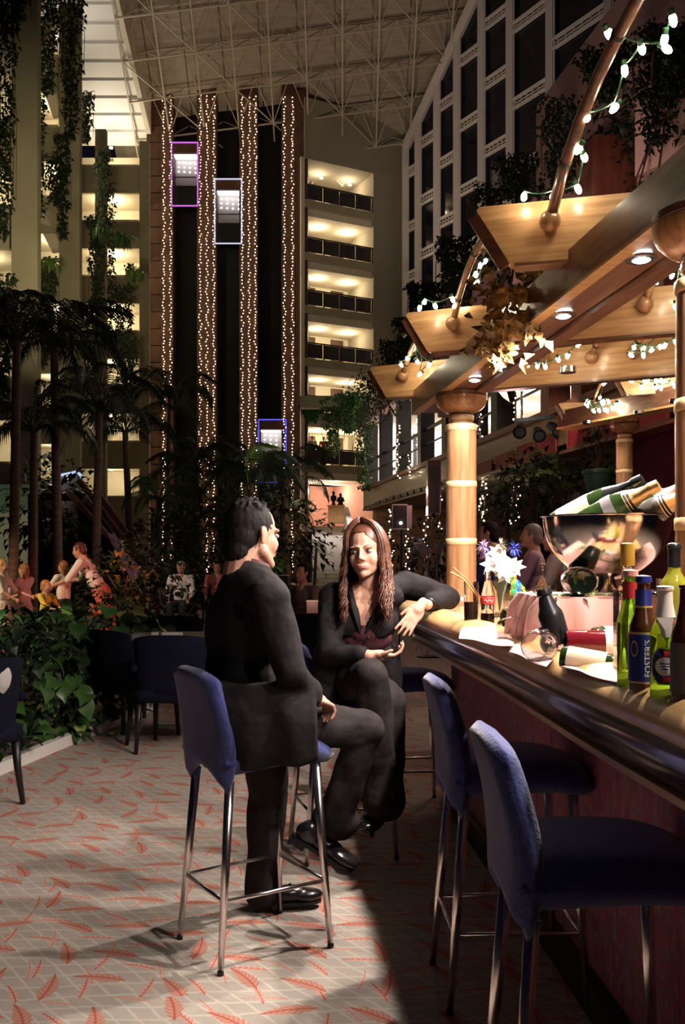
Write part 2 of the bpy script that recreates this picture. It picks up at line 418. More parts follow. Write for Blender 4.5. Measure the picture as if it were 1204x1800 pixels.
for j in range(NJ):
    pts = [nb(i, j) for i in range(NI) if ok(nb(i, j))]
    if len(pts) > 1: MB().bar(pts[0], pts[-1], .07, .07).build('truss_chord', truss_mat, ceil)
    pts = [nt_(i, j) for i in range(NI) if ok(nt_(i, j))]
    if len(pts) > 1: MB().bar(pts[0], pts[-1], .06, .06).build('truss_chord', truss_mat, ceil)
for i in range(NI):
    pts = [nb(i, j) for j in range(NJ) if ok(nb(i, j))]
    if len(pts) > 1: MB().bar(pts[0], pts[-1], .07, .07, (1, 0, 0)).build('truss_chord', truss_mat, ceil)
web = MB()
for i in range(NI):
    for j in range(NJ):
        t = nt_(i, j)
        for a, b in ((0, 0), (1, 0), (0, 1), (1, 1)):
            p = nb(i + a, j + b)
            if ok(p) and ok(t): web.bar(p, t, .04, .04, (1, 0, 0))
        if ok(nb(i, j)) and ok(nb(i + 1, j + 1)) and (i + j) % 2: web.bar(nb(i, j), nb(i + 1, j + 1), .05, .05)
tag(web.build('truss_webs', truss_mat, ceil), kind='stuff')
cp = MB()
for cx, cy in ((-.6, 43.6), (2.6, 44.2)):
    z = zr(cx, cy) + 1.9
    cp.box((cx - .8, cy - .35, z - .1), (cx + .8, cy + .35, z + .5))
cp.build('roof_vent_hatch', shaft_black, ceil)

# ---- lift tower with lit fins
TY = 50.0
def tx(px, d=TY): return (px - 602) / F * d
tower = thing('elevator_tower', 'tall black lift tower with brown fins rising behind the palms to the roof', 'tower', (tx(400), TY, 0))
MB().box((tx(262), TY + .8, 0), (tx(540), TY + 4, 27.4)).build('shaft_wall', shaft_black, tower)
for a, b in ((284, 305), (347, 381), (421, 453), (495, 519)):
    MB().box((tx(a), TY - .15, 0), (tx(b), TY + .8, 27.2)).build('fin', shaft_brown, tower)
MB().box((tx(519), TY - .1, 0), (tx(541), TY + .8, 27.0)).build('corner_pier', shaft_brown, tower)
pmesh = None
for k in range(29):
    z0 = k * .93
    if pmesh is None: pmesh = MB().box((tx(258), TY - .05, .02), (tx(284), TY + .8, .90)).mesh('cladding_panel', shaft_brown, inv=INV[tower.name])
    o = bpy.data.objects.new('cladding_panel', pmesh); COL.objects.link(o); o.parent = tower; o.location = (0, 0, z0)
def bulbs(pts, r, name, mt, parent):
    q = MB()
    for p in pts:
        p = V(p)
        q.add([p + V((r, 0, 0)), p + V((0, r, 0)), p + V((-r, 0, 0)), p + V((0, -r, 0)), p + V((0, 0, r)), p + V((0, 0, -r))],
              [(0, 1, 4), (1, 2, 4), (2, 3, 4), (3, 0, 4), (1, 0, 5), (2, 1, 5), (3, 2, 5), (0, 3, 5)])
    o = q.build(name, mt, parent); tag(o, kind='stuff'); return o
ORD = ['first', 'second', 'third', 'fourth', 'fifth', 'sixth', 'seventh', 'eighth', 'ninth', 'tenth', 'eleventh', 'twelfth', 'thirteenth', 'fourteenth', 'fifteenth', 'sixteenth', 'seventeenth', 'eighteenth', 'nineteenth', 'twentieth']
for k, px in enumerate((288, 300, 352, 364, 376, 426, 438, 449, 500, 514)):
    x = tx(px, TY - .3)
    t = thing('string_lights', f'vertical string of warm fairy lights down the lift tower, {ORD[k]} from the left', 'lights', (x, TY - .3, 0), group='fairy light strings on the lift tower')
    q = MB(); pts = []; z = .6
    while z < 26.6:
        pts.append((x + R.uniform(-.05, .05) + .035 * math.sin(z * 9), TY - .32 + R.uniform(-.05, .05), z)); z += R.uniform(.13, .20)
    q.tube([(x, TY - .28, .0), (x + .01, TY - .28, 13), (x, TY - .28, 26.9)], .012, 4).build('cable', cable_green, t)
    bulbs(pts, .032, 'bulbs', bulb_far, t)
cab_white = mat('lift_cab_white', (.7, .66, .66), .5)
cab_lamp = glow('lift_cab_lamp', (1.0, .93, .9), 3.6)
def elevator(px0, px1, y0, y1, frame_col, fs, label, red):
    a = P(px0, y1, TY - .1); b = P(px1, y0, TY - .1); H = b.z - a.z
    t = thing('elevator', label, 'elevator', ((a.x + b.x) / 2, TY + .1, a.z), group='glass lifts on the tower')
    yf, yb = TY - .2, TY + .7
    fm = glow('neon_' + frame_col[0], frame_col[1], fs)
    for p0, p1 in (((a.x, a.z), (b.x, a.z)), ((a.x, b.z), (b.x, b.z)), ((a.x, a.z), (a.x, b.z)), ((b.x, a.z), (b.x, b.z))):
        MB().bar((p0[0], yf, p0[1]), (p1[0], yf, p1[1]), .06, .06, (0, 1, 0)).build('neon_frame', fm, t)
    MB().box((a.x + .05, yf + .02, a.z + .05), (b.x - .05, yb, a.z + H * .32)).build('lower_panel', shaft_black, t)
    MB().box((a.x + .05, yf + .02, b.z - H * .16), (b.x - .05, yb, b.z - .04)).build('roof_panel', shaft_brown, t)
    MB().box((a.x + .05, yb - .06, a.z + H * .32), (b.x - .05, yb, b.z - H * .16)).build('back_wall', cab_white, t)
    MB().box((a.x + .1, yf + .2, b.z - H * .16 - .05), (b.x - .1, yb - .15, b.z - H * .16 - .01)).build('ceiling_lamp', cab_lamp, t)
    MB().bar((a.x + .1, yf + .08, a.z + H * .46), (b.x - .1, yf + .08, a.z + H * .46), .05, .05).build('handrail', chrome, t)
    for k in range(4):
        x = a.x + .25 + k * (b.x - a.x - .5) / 3
        for m in range(3): MB().ell((x, yb - .1, b.z - H * (.22 + .07 * m) - .02 * k), .045, nu=6, nv=4).build('lamp_dot', cab_lamp, t)
    if red: MB().box((a.x + .55, yb - .12, a.z + H * .33), (b.x - .42, yb - .07, a.z + H * .40)).build('red_notice', red_label, t)
    g = mat('lift_glass', (1, 1, 1), .03, trans=1.0, ior=1.02)
    MB().box((a.x + .06, yf, a.z + H * .32), (b.x - .06, yf + .015, b.z - H * .16)).build('glass_pane', g, t)
elevator(302, 348, 252, 363, ('magenta', (.70, .16, .80)), 1.0, 'glass lift car in a magenta neon frame, highest on the tower', True)
elevator(378, 425, 316, 429, ('white', (.72, .74, .95)), .9, 'glass lift car in a white lit frame, second highest on the tower', False)
elevator(455, 503, 738, 848, ('blue', (.10, .10, .95)), 1.1, 'glass lift car in a blue neon frame, low on the tower above the palms', False)

# ---- back wing: galleries right of the tower
A0 = P(540, 980, TY); rz = math.atan2(1.9, 3.66)
wb = thing('wall_back', None, None, (A0.x, A0.y, 0), rz, kind='structure')
def L(o, *pts): m = fwd(o); return [m @ V(p) for p in pts]
def lbox(o, a, b):       # box in the local frame of o
    q = MB().box(a, b); m = fwd(o); q.v = [m @ p for p in q.v]; return q
XO, XE = 4.12, 6.5
lbox(wb, (XO, -.1, 0), (XE, 5.5, 24.2)).build('pier', plaster_pier, wb)
lbox(wb, (-.2, -.1, 23.25), (XE + .3, 5.5, 26.6)).build('parapet_top', plaster_pier, wb)
lbox(wb, (-.2, 3.0, 5.7), (XO, 3.3, 23.3)).build('corridor_wall', plaster, wb)
lbox(wb, (-.4, -.1, 2.9), (-.2, 3.2, 23.3)).build('end_wall', plaster, wb)
glass_rail = mat('smoked_rail_glass', (.045, .040, .045), .12, alpha=1.0)
for k in range(6):
    zf = 21.0 - 2.9 * k
    lbox(wb, (-.2, -.12, zf - .42), (XO, 3.0, zf)).build('floor_slab', plaster_olive, wb)
    lbox(wb, (-.2, .10, zf - .80), (XO, 3.0, zf - .42)).build('slab_soffit', plaster, wb)
    rl = lbox(wb, (-.1, -.04, zf + .86), (XO, .03, zf + .92)).build('railing', rail_dark, wb)
    for m in range(4):
        x0 = .02 + m * 1.02
        lbox(wb, (x0, -.015, zf + .08), (x0 + .92, .0, zf + .84)).build('railing_pane', glass_rail, rl)
    for m in range(5):
        x0 = -.04 + m * 1.02
        lbox(wb, (x0, -.03, zf), (x0 + .06, .02, zf + .86)).build('railing_post', rail_dark, rl)
    for x0, x1 in ((1.0, 1.9), (2.95, 3.75)):
        dr = lbox(wb, (x0, 2.92, zf), (x1, 3.0, zf + 2.0)).build('door', door_brown, wb)
        lbox(wb, (x0 + .08, 2.88, zf + .95), (x0 + .14, 2.92, zf + 1.1)).build('door_handle', chrome, dr)
    for x0, y0 in ((1.6, 1.5), (3.5, 1.6)):
        lp = MB(); c = L(wb, (x0, y0, zf + 2.06))[0]
        lp.lathe([(.09, 0), (.09, .05)], 10, Matrix.Translation(c)).build('ceiling_lamp', ceil_lamp, wb)
    for x0 in (1.3, 3.2):
        c = L(wb, (x0, 1.4, zf + 1.75))[0]
        light('gallery_light', 'POINT', c, 70 if k < 5 else 120, (1.0, .80, .52), .12)
# lobby below, at the head of the stairs
lbox(wb, (-.3, 5.0, 2.4), (9.5, 5.3, 5.75)).build('lobby_wall', salmon_wall, wb)
lbox(wb, (-.3, -.2, 2.8), (9.5, 5.3, 3.12)).build('lobby_floor', white_stone, wb)
lbox(wb, (.25, 4.9, 3.12), (1.0, 5.0, 5.0)).build('lobby_door', mat('orange_door', (.62, .30, .18), .6), wb)
lbox(wb, (4.1, -.1, 3.12), (4.3, 5.0, 5.72)).build('lobby_side_wall', salmon_wall, wb)
for x0, y0, pw in ((1.2, 2.0, 80), (3.2, 3.2, 80), (2.2, .8, 40)):
    light('lobby_light', 'POINT', L(wb, (x0, y0, 5.2))[0], pw, (1.0, .78, .62), .15)
c = L(wb, (1.6, 1.5, 0))[0]
st = structure('stairs'); st['kind'] = 'structure'
for i in range(18):
    z = 3.12 - .165 * (i + 1); y = 49.0 - .55 * i
    x0 = tx(549, y) ; x1 = tx(604 + i * 1.2, y)
    MB().box((x0, y - .60, z - .5), (x1, y + .05, z + .06)).build('step', white_stone, st)
MB().hexa([(tx(604, 49), 49, 2.4), (tx(612, 49), 49, 2.4), (tx(640, 39), 39, .0), (tx(625, 39), 39, .0),
           (tx(604, 49), 49, 4.1), (tx(612, 49), 49, 4.1), (tx(640, 39), 39, 1.3), (tx(625, 39), 39, 1.3)]).build('stair_balustrade', white_stone, st)
light('stair_light', 'SPOT', (-.5, 44, 7.5), 1100, (1.0, .92, .86), .2, aim=(-.3, 44.5, 1.5), spot=1.2)
light('stair_wall_light', 'POINT', (1.6, 44, 4.6), 60, (1.0, .72, .55), .2)
# console with two figurines in the lobby
cs = P(591, 912, 47)
t = thing('console_cabinet', 'square wooden cabinet carrying two dark figurines at the stair head', 'cabinet', (cs.x, 47, 3.12))
MB().box((cs.x - .42, 46.8, 3.12), (cs.x + .42, 47.3, 4.02)).build('carcass', wood_light, t)
MB().box((cs.x - .46, 46.76, 4.02), (cs.x + .46, 47.34, 4.08)).build('top', wood_light, t)
for sx in (-1, 1): MB().box((cs.x + sx * .2 - .18, 46.77, 3.2), (cs.x + sx * .2 + .18, 46.8, 3.95)).build('door', wood_light, t)
for k, (dx, h, lab) in enumerate(((-.14, .72, 'slim dark standing figurine on the wooden cabinet'), (.22, .60, 'broad dark seated figurine beside the slim one on the cabinet'))):
    q = MB(); x = cs.x + dx; z = 4.08
    q.lathe([(.11 + .05 * k, z), (.12 + .05 * k, z + .05), (.07 + .05 * k, z + .1), (.09 + .08 * k, z + h * .45), (.12 + .06 * k, z + h * .6), (.05, z + h * .76)], 10, Matrix.Translation((x, 47, 0)))
    q.ell((x, 47, z + h * .88), (.075, .075, .1)); q.cap((x - .12, 47, z + h * .62), (x - .1 - .08 * k, 46.9, z + h * .35), .04); q.cap((x + .12, 47, z + h * .62), (x + .1 + .08 * k, 46.9, z + h * .35), .04)
    tag(q.build('figurine', black_metal, smooth=True), lab, 'figurine')

# ---- glazed wall on the far right
win = structure('window_1')
GZ = [(715, 737, [23.2, 20.1, 17.3, 14.3, 11.3]), (737, 770, [24.4, 21.2, 18.2, 15.2, 12.2]), (770, 805, [25.7, 22.6, 19.4, 16.4, 13.4]), (805, 848, [27.3, 23.9, 20.5, 17.5, 14.5]),
      (848, 898, [28.2, 25.2, 21.8, 18.6, 15.4]), (898, 968, [30.2, 27.0, 23.3, 20.1, 17.0]), (968, 1070, [28.6, 24.9, 21.4, 18.0]), (1070, 1175, [30.4, 26.8, 23.2, 19.6])]
def dg_(px): return 34.6 / ((px - 602) / F + .595)
nrm = V((-.511, -.859, 0)); al = V((.859, -.511, 0))
def gp(px, z, o=0.0): d = dg_(px); p = V(((px - 602) / F * d, d, z)); return p + nrm * o
def ztop(px): p = gp(px, 0); return zr(p.x, p.y) + .15
for a, b, zs in GZ:
    pa, pb = gp(a, 0), gp(b, 0)
    MB().bar(gp(a, 4, .12), gp(a, min(ztop(a), 34), .12), .34, .3, tuple(nrm)).build('mullion', frame_white, win)
    MB().bar(gp(a, 4, .30) + al * .26, gp(a, min(ztop(a), 34), .30) + al * .26, .07, .10, tuple(nrm)).build('mullion_fillet', frame_white, win)
    zt = ztop(b); cuts = [4.0] + sorted(zs) + [zt]
    for k in range(len(cuts) - 1):
        z0, z1 = cuts[k] + .22, cuts[k + 1] - .22
        if k == len(cuts) - 2: top_a = ztop(a)
        else: top_a = z1
        MB().hexa([gp(a, z0, 0), gp(b, z0, 0), gp(b, z0, -.06), gp(a, z0, -.06), gp(a, top_a, 0), gp(b, z1, 0), gp(b, z1, -.06), gp(a, top_a, -.06)]).build('window_pane', glass_night, win)
    for z in zs:
        tr = MB().bar(gp(a, z - .22, .12), gp(b, z - .22, .12), .12, .14).build('transom', frame_white, win)
        MB().bar(gp(a, z + .22, .12), gp(b, z + .22, .12), .12, .14).build('transom_rail', frame_white, tr)
        q = MB(); n = 7
        for k in range(1, n): p0 = gp(a, z - .2, .1).lerp(gp(b, z - .2, .1), k / n); q.bar(p0, p0 + V((0, 0, .4)), .05, .05)
        q.bar(gp(a, z, .1), gp(b, z, .1), .05, .05); q.build('transom_lattice', frame_white, tr)
MB().bar(gp(715, ztop(715), .2), gp(1175, ztop(1175), .2), .5, .28, tuple(nrm)).build('head_beam', frame_white, win)
light('glazing_wash', 'SPOT', (0, 30, 9), 1500, (1.0, .80, .72), .4, aim=(7, 44, 23), spot=1.1, blend=.9)  # added fill on the glazing frames, no fixture behind it

# ---- left wing: stepped galleries, columns, white ribbed soffit
wl = structure('wall_left')
BAYS = [(-120, 20, 31.0), (44, 104, 37.5), (112, 245, 48.0)]
for bi, (a, b, d) in enumerate(BAYS):
    x0, x1 = tx(a, d), tx(b, d)
    MB().box((x0 - .5, d + 2.6, 0), (x1, d + 2.9, 23.6)).build('corridor_wall', plaster, wl)
    for k in range(0, 7):
        zf = 21.0 - 2.9 * k
        if zf > 1.38 + .60 * d - 2: continue
        MB().box((x0 - .3, d, zf - .35), (x1, d + 2.6, zf)).build('floor_slab', plaster, wl)
        MB().box((x0 - .3, d - .12, zf - .45), (x1, d + .06, zf + .95)).build('parapet', plaster_olive, wl)
        MB().box((x0 - .3, d - .18, zf + .95), (x1, d + .12, zf + 1.03)).build('parapet_cap', plaster, wl)
        lx = (x0 + x1) / 2 + .2
        c = V((lx, d + 1.2, zf + 2.50))
        MB().lathe([(.10, 0), (.10, .05)], 10, Matrix.Translation(c)).build('ceiling_lamp', ceil_lamp, wl)
        pw = {0: 100, 1: 120, 2: 170}[bi] * (1.0 if k < 4 else .45)
        light('gallery_light', 'POINT', (lx, d + 1.0, zf + 2.1), pw, (1.0, .83, .52), .12)
for px0, px1, d, zt in ((20, 66, 30.5, 27), (104, 140, 37.0, 23.9), (167, 186, 45.5, 22.8), (245, 262, 47.7, 23.2)):
    cw = tx(px1, d) - tx(px0, d)
    MB().box((tx(px0, d), d, 0), (tx(px1, d), d + min(cw, .35), zt)).build('column', plaster_olive, wl)
light('column_wash', 'SPOT', (-6.5, 22, 7.0), 2600, (1.0, .84, .52), .3, aim=(-11.5, 36, 15), spot=1.0, blend=.9)  # added wash on the columns, a bare source without a fitting
for k, (a_, b_, d0, d1) in enumerate((((72, 105), (108, 205), 37.2, 38.4), ((72, 372), (106, 440), 37.2, 38.4), ((-4, 245), (24, 308), 30.8, 31.4), ((66, 120), (96, 20), 37.3, 37.3))):
    MB().bar(P(*a_, d0), P(*b_, d1), .55, .40).build('sloping_strut', plaster, wl)
# ribbed soffit
def zs_(x, y): return zr(-11.2, y) + .25
sf = MB(); ya, yb = 38.0, 50.6
def sx(y): return -10.75 - .12 * (50 - y)
sf.hexa([(-16, ya, zs_(0, ya) + .3), (sx(ya), ya, zs_(0, ya) + .3), (sx(yb), yb, zs_(0, yb) + .3), (-16, yb, zs_(0, yb) + .3),
         (-16, ya, zs_(0, ya) + .6), (sx(ya), ya, zs_(0, ya) + .6), (sx(yb), yb, zs_(0, yb) + .6), (-16, yb, zs_(0, yb) + .6)])
sf.build('sloping_soffit', soffit_white, wl)
y = ya
while y < yb - .6:
    y1 = y + .62
    q = MB().hexa([(-16, y, zs_(0, y) - .10), (sx(y), y, zs_(0, y) - .10), (sx(y1), y1, zs_(0, y1)), (-16, y1, zs_(0, y1)),
                   (-16, y, zs_(0, y) + .3), (sx(y), y, zs_(0, y) + .3), (sx(y1), y1, zs_(0, y1) + .3), (-16, y1, zs_(0, y1) + .3)])
    q.build('soffit_slat', soffit_white, wl); y += .66
MB().hexa([(sx(ya), ya, zs_(0, ya) - .1), (sx(ya) + .25, ya, zs_(0, ya) - .1), (sx(yb) + .25, yb, zs_(0, yb) - .1), (sx(yb), yb, zs_(0, yb) - .1),
           (sx(ya), ya, zs_(0, ya) + 2.2), (sx(ya) + .25, ya, zs_(0, ya) + 2.2), (sx(yb) + .25, yb, zs_(0, yb) + 2.2), (sx(yb), yb, zs_(0, yb) + 2.2)]).build('soffit_edge', plaster, wl)
light('soffit_light', 'AREA', (-12.6, 48.6, 23.0), 75, (1.0, .92, .82), 1.2, aim=(-12.4, 46.5, 28))
light('soffit_light', 'AREA', (-13.4, 44.0, 26.0), 55, (1.0, .92, .84), 1.2, aim=(-13, 42.5, 32))
light('roof_wash', 'SPOT', (-2, 30, 6), 2600, (1.0, .78, .55), .5, aim=(-3, 46, 28), spot=1.2, blend=1.0)  # added uplight for the roof, not tied to any fixture
light('roof_wash', 'SPOT', (3, 28, 6), 1300, (1.0, .78, .6), .5, aim=(3, 46, 28), spot=1.0, blend=1.0)  # further added roof light, likewise without a fitting
light('pier_wash', 'SPOT', (1.5, 32, 7), 900, (1.0, .82, .58), .4, aim=(3, 52, 16), spot=.8, blend=.9)  # added light on the pier, hanging free in the air
# low garden wall at the far left
MB().box((tx(-60, 24), 24, 0), (tx(70, 24), 24.3, 2.55)).build('garden_wall', plaster, wl)
MB().box((tx(-60, 24), 23.95, 2.55), (tx(72, 24), 24.35, 3.3)).build('garden_wall_coping', mat('green_grey_plaster', (.25, .32, .24), .9), wl)
light('garden_wall_light', 'SPOT', (-8.6, 20.5, .4), 60, (1.0, .80, .5), .1, aim=(-9.3, 24, 1.6), spot=1.6)
light('garden_wall_light', 'SPOT', (-8.0, 20.5, 2.0), 30, (.5, 1.0, .75), .1, aim=(-9.0, 24, 3.0), spot=1.2)

# ---- mezzanine along the right
wr_ = thing('wall_right', None, None, (.68, 28.8, 0), math.atan2(-1, .158), kind='structure')
def dl(px): return (28.8 - 5.23 / ((px - 602) / F + .158)) * 1.0124      # local x of the fascia under pixel column px
XN = 27.0
lbox(wr_, (-.1, 0, 2.9), (XN, .25, 3.48)).build('fascia', wood_mezz, wr_)
lbox(wr_, (-.1, -.06, 3.48), (XN, .30, 3.58)).build('handrail', wood_red, wr_)
lbox(wr_, (-.1, -.03, 2.86), (XN, .25, 2.91)).build('fascia_moulding', wood_red, wr_)
lbox(wr_, (-.1, .0, 2.9), (XN, 5, 3.0)).build('deck', plaster_pier, wr_)
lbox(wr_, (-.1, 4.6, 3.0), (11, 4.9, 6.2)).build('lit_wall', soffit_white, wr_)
lbox(wr_, (-1.6, .3, 3.3), (-1.3, 6, 5.7)).build('lit_end_wall', soffit_white, wr_)
lbox(wr_, (-1.6, .3, 3.0), (0, 6, 3.3)).build('landing', plaster_pier, wr_)
lbox(wr_, (-1.6, .3, 5.5), (0, 6, 5.7)).build('landing_ceiling', plaster, wr_)
for k in range(5): lbox(wr_, (-1.3, .9 + k * 1.0, 3.3), (-1.24, 1.02 + k * 1.0, 5.5)).build('window_bar', wood_black, wr_)
lbox(wr_, (-1.3, .3, 4.3), (-1.25, 6, 4.38)).build('window_bar', wood_black, wr_)
for y_ in (1.2, 3.2): light('landing_light', 'POINT', L(wr_, (-.5, y_, 5.1))[0], 110, (1.0, .92, .88), .1)
lbox(wr_, (11, 4.6, 3.0), (XN, 4.9, 6.2)).build('shaded_wall', wood_black, wr_)  # near-black boards carry the gallery's shade in their colour
lbox(wr_, (-.1, .3, 5.5), (XN, 5, 5.7)).build('gallery_ceiling', plaster, wr_)
for px in (643, 667, 697, 735, 778, 822, 866, 955, 1010, 1075, 1150):
    x = dl(px)
    lbox(wr_, (x - .17, .02, 3.5), (x + .17, .36, 5.6)).build('post', wood_red if px > 940 else wood_black, wr_)
for k in range(14):
    x = .4 + k * 1.0
    lbox(wr_, (x, 4.5, 3.9), (x + .06, 4.6, 5.5)).build('window_bar', wood_black, wr_)
lbox(wr_, (0, .10, 4.35), (XN, .16, 4.42)).build('guard_rail', black_metal, wr_)
lbox(wr_, (0, .11, 4.02), (XN, .15, 4.05)).build('guard_rail', black_metal, wr_)
for x in (1.6, 4.4, 7.2, 9.6): light('mezzanine_light', 'POINT', L(wr_, (x, 3.3, 5.2))[0], 130, (1.0, .90, .84), .12)
# planter parapet above
lbox(wr_, (-.4, -.1, 5.5), (XN, .2, 6.35)).build('planter_wall', pink_wall, wr_)
MB().box((-1.35, 28.8, 6.15), (.75, 29.35, 6.5)).build('planter_trough', plaster_olive, wr_)
for k in range(9):
    x = 9.0 + k * 2.0
    q = MB(); q.prism([(x, -.45, 5.55), (x + .9, -.1, 5.55), (x + .9, -.1, 6.9), (x, -.45, 6.5)], (.05, .1, 0)); q.v = [fwd(wr_) @ p for p in q.v]
    q.build('planter_fin', pink_wall, wr_)
lbox(wr_, (15, -.05, 6.3), (XN, .2, 8.3)).build('upper_wall', pink_wall, wr_)
x = dl(1118); lbox(wr_, (x - .22, -.62, 4.8), (x + .22, -.1, 6.30)).build('red_pillar', wood_red, wr_)
light('planter_wash', 'POINT', L(wr_, (15.5, -2.0, 5.0))[0], 26, (1.0, .72, .62), .3)  # added fill lights for the planter wall, no fitting modelled
light('planter_wash', 'POINT', L(wr_, (19.0, -1.4, 5.4))[0], 17, (1.0, .66, .58), .3)
light('fascia_wash', 'POINT', L(wr_, (8, -2.4, 3.0))[0], 26, (1.0, .78, .42), .3)  # added fill points floating in front of the fascia
light('fascia_wash', 'POINT', L(wr_, (2.5, -2.4, 3.0))[0], 26, (1.0, .78, .45), .3)
light('fascia_wash', 'POINT', L(wr_, (15.0, -2.0, 2.4))[0], 9, (1.0, .45, .35), .3)
# red notice cards along the fascia
card_red = mat('red_card', (.30, .015, .022), .6); card_edge = mat('card_border', (.34, .10, .09), .6)
px = 842
for k, (a, b) in enumerate(((842, 866), (874, 904), (912, 942), (952, 980), (1000, 1034), (1062, 1096), (1124, 1180))):
    xa, xb = dl(a), dl(b); s = k / 6
    z0, z1 = 2.92, 3.12 + .03 * k
    cd_ = lbox(wr_, (xa, -.025, z0), (xb, -.005, z1)).build('notice_card', card_red, wr_)
    for (p0, p1) in (((xa, z0), (xb, z0)), ((xa, z1), (xb, z1)), ((xa, z0), (xa, z1)), ((xb, z0), (xb, z1))):
        q = MB().bar((p0[0], -.028, p0[1]), (p1[0], -.028, p1[1]), .012, .012); q.v = [fwd(wr_) @ p for p in q.v]; q.build('card_border', card_edge, cd_)
for k in range(13):
    xa = dl(660 + k * 12); xb = dl(668 + k * 12)
    lbox(wr_, (xa, -.02, 2.93), (xb, -.004, 3.03)).build('dark_inlay', wood_black, wr_)
# space under the mezzanine
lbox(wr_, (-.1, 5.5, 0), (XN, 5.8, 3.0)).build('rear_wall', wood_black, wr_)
lbox(wr_, (17.2, .4, 0), (XN, .7, 2.9)).build('maroon_wall', mat('maroon_wall', (.12, .016, .024), .7), wr_)
lbox(wr_, (-.1, .3, 0), (.5, 5.5, 2.9)).build('end_wall', salmon_wall, wr_)
light('maroon_wash', 'POINT', L(wr_, (19, -1.6, 2.5))[0], 8, (1.0, .4, .35), .2)  # added reddish fill for the maroon wall, no lamp body
# ================================================================ bar counter
EDGE = [(.64, .3), (.64, .6), (.625, 1.0), (.60, 1.57), (.555, 2.18), (.50, 3.2), (.44, 3.9), (.385, 4.65), (.365, 5.0), (.385, 5.30), (.50, 5.56), (.70, 5.70), (.95, 5.76)]
edge = [V((p.x, p.y, 0)) for p in spline([V((x, y, 0)) for x, y in EDGE], 6)]
def inward(i):
    t = (edge[min(i + 1, len(edge) - 1)] - edge[max(i - 1, 0)]).normalized()
    return V((t.y, -t.x, 0))
INW = [inward(i) for i in range(len(edge))]
def sweep(profile, lim=None):        # closed profile of (offset inward, z) along the bar edge
    return MB().rings([[edge[i] + INW[i] * o + V((0, 0, z)) for o, z in profile] for i in range(len(edge))])
bar = thing('bar_counter', 'long curved wooden bar counter with rounded rail and marbled front', 'bar', (.6, 3, 0))
TOPZ = 1.12
n_in = [(.03, 1.085), (.03, TOPZ), (.62, TOPZ), (.62, 1.085)]
wt = MB(); inner = []
for i in range(len(edge)):
    k = min(1.0, max(.18, (5.76 - edge[i].y) / .9)) if edge[i].y > 4.9 else 1.0
    inner.append(edge[i] + INW[i] * (.03 + .59 * k))
wt.rings([[edge[i] + INW[i] * .03 + V((0, 0, 1.085)), edge[i] + INW[i] * .03 + V((0, 0, TOPZ)), inner[i] + V((0, 0, TOPZ)), inner[i] + V((0, 0, 1.085))] for i in range(len(edge))])
wt.box((.62, 4.75, 1.085), (1.25, 5.6, TOPZ - .001))
wt.build('worktop', wood_bar, bar)
sweep([(-.048, 1.078), (-.044, 1.098), (-.030, 1.117), (-.008, 1.131), (.022, 1.139), (.055, 1.141), (.082, 1.135), (.098, 1.120), (.098, 1.075), (.05, 1.058), (-.02, 1.058), (-.040, 1.064)]).build('edge_rail', wood_rail, bar, True)
sweep([(.005, 1.062), (.10, 1.062), (.10, .93), (.052, .93), (.028, .96), (.018, 1.00), (.028, 1.03), (.035, 1.045)][::-1]).build('fascia', wood_dark, bar, True)
sweep([(.03, .918), (.03, .934), (.30, .934), (.30, .918)]).build('lower_moulding', wood_rail, bar)
sweep([(.25, 0), (.25, .92), (.30, .92), (.30, 0)]).build('front_panel', marble_mat, bar)
sweep([(.21, 0), (.21, .11), (.25, .11), (.25, 0)]).build('plinth', wood_black, bar)
def edge_at(y):
    for i in range(len(edge) - 1):
        if edge[i].y <= y <= edge[i + 1].y: return edge[i].x
    return .5
bc = thing('back_counter', 'dark back counter of the bar carrying decanter and bottles', 'counter', (2.2, 7.1, 0))
MB().box((1.15, 6.7, 1.07), (3.4, 7.5, 1.115)).build('worktop', wood_bar, bc)
MB().box((1.2, 6.75, 0), (3.35, 7.45, 1.07)).build('carcass', wood_black, bc)

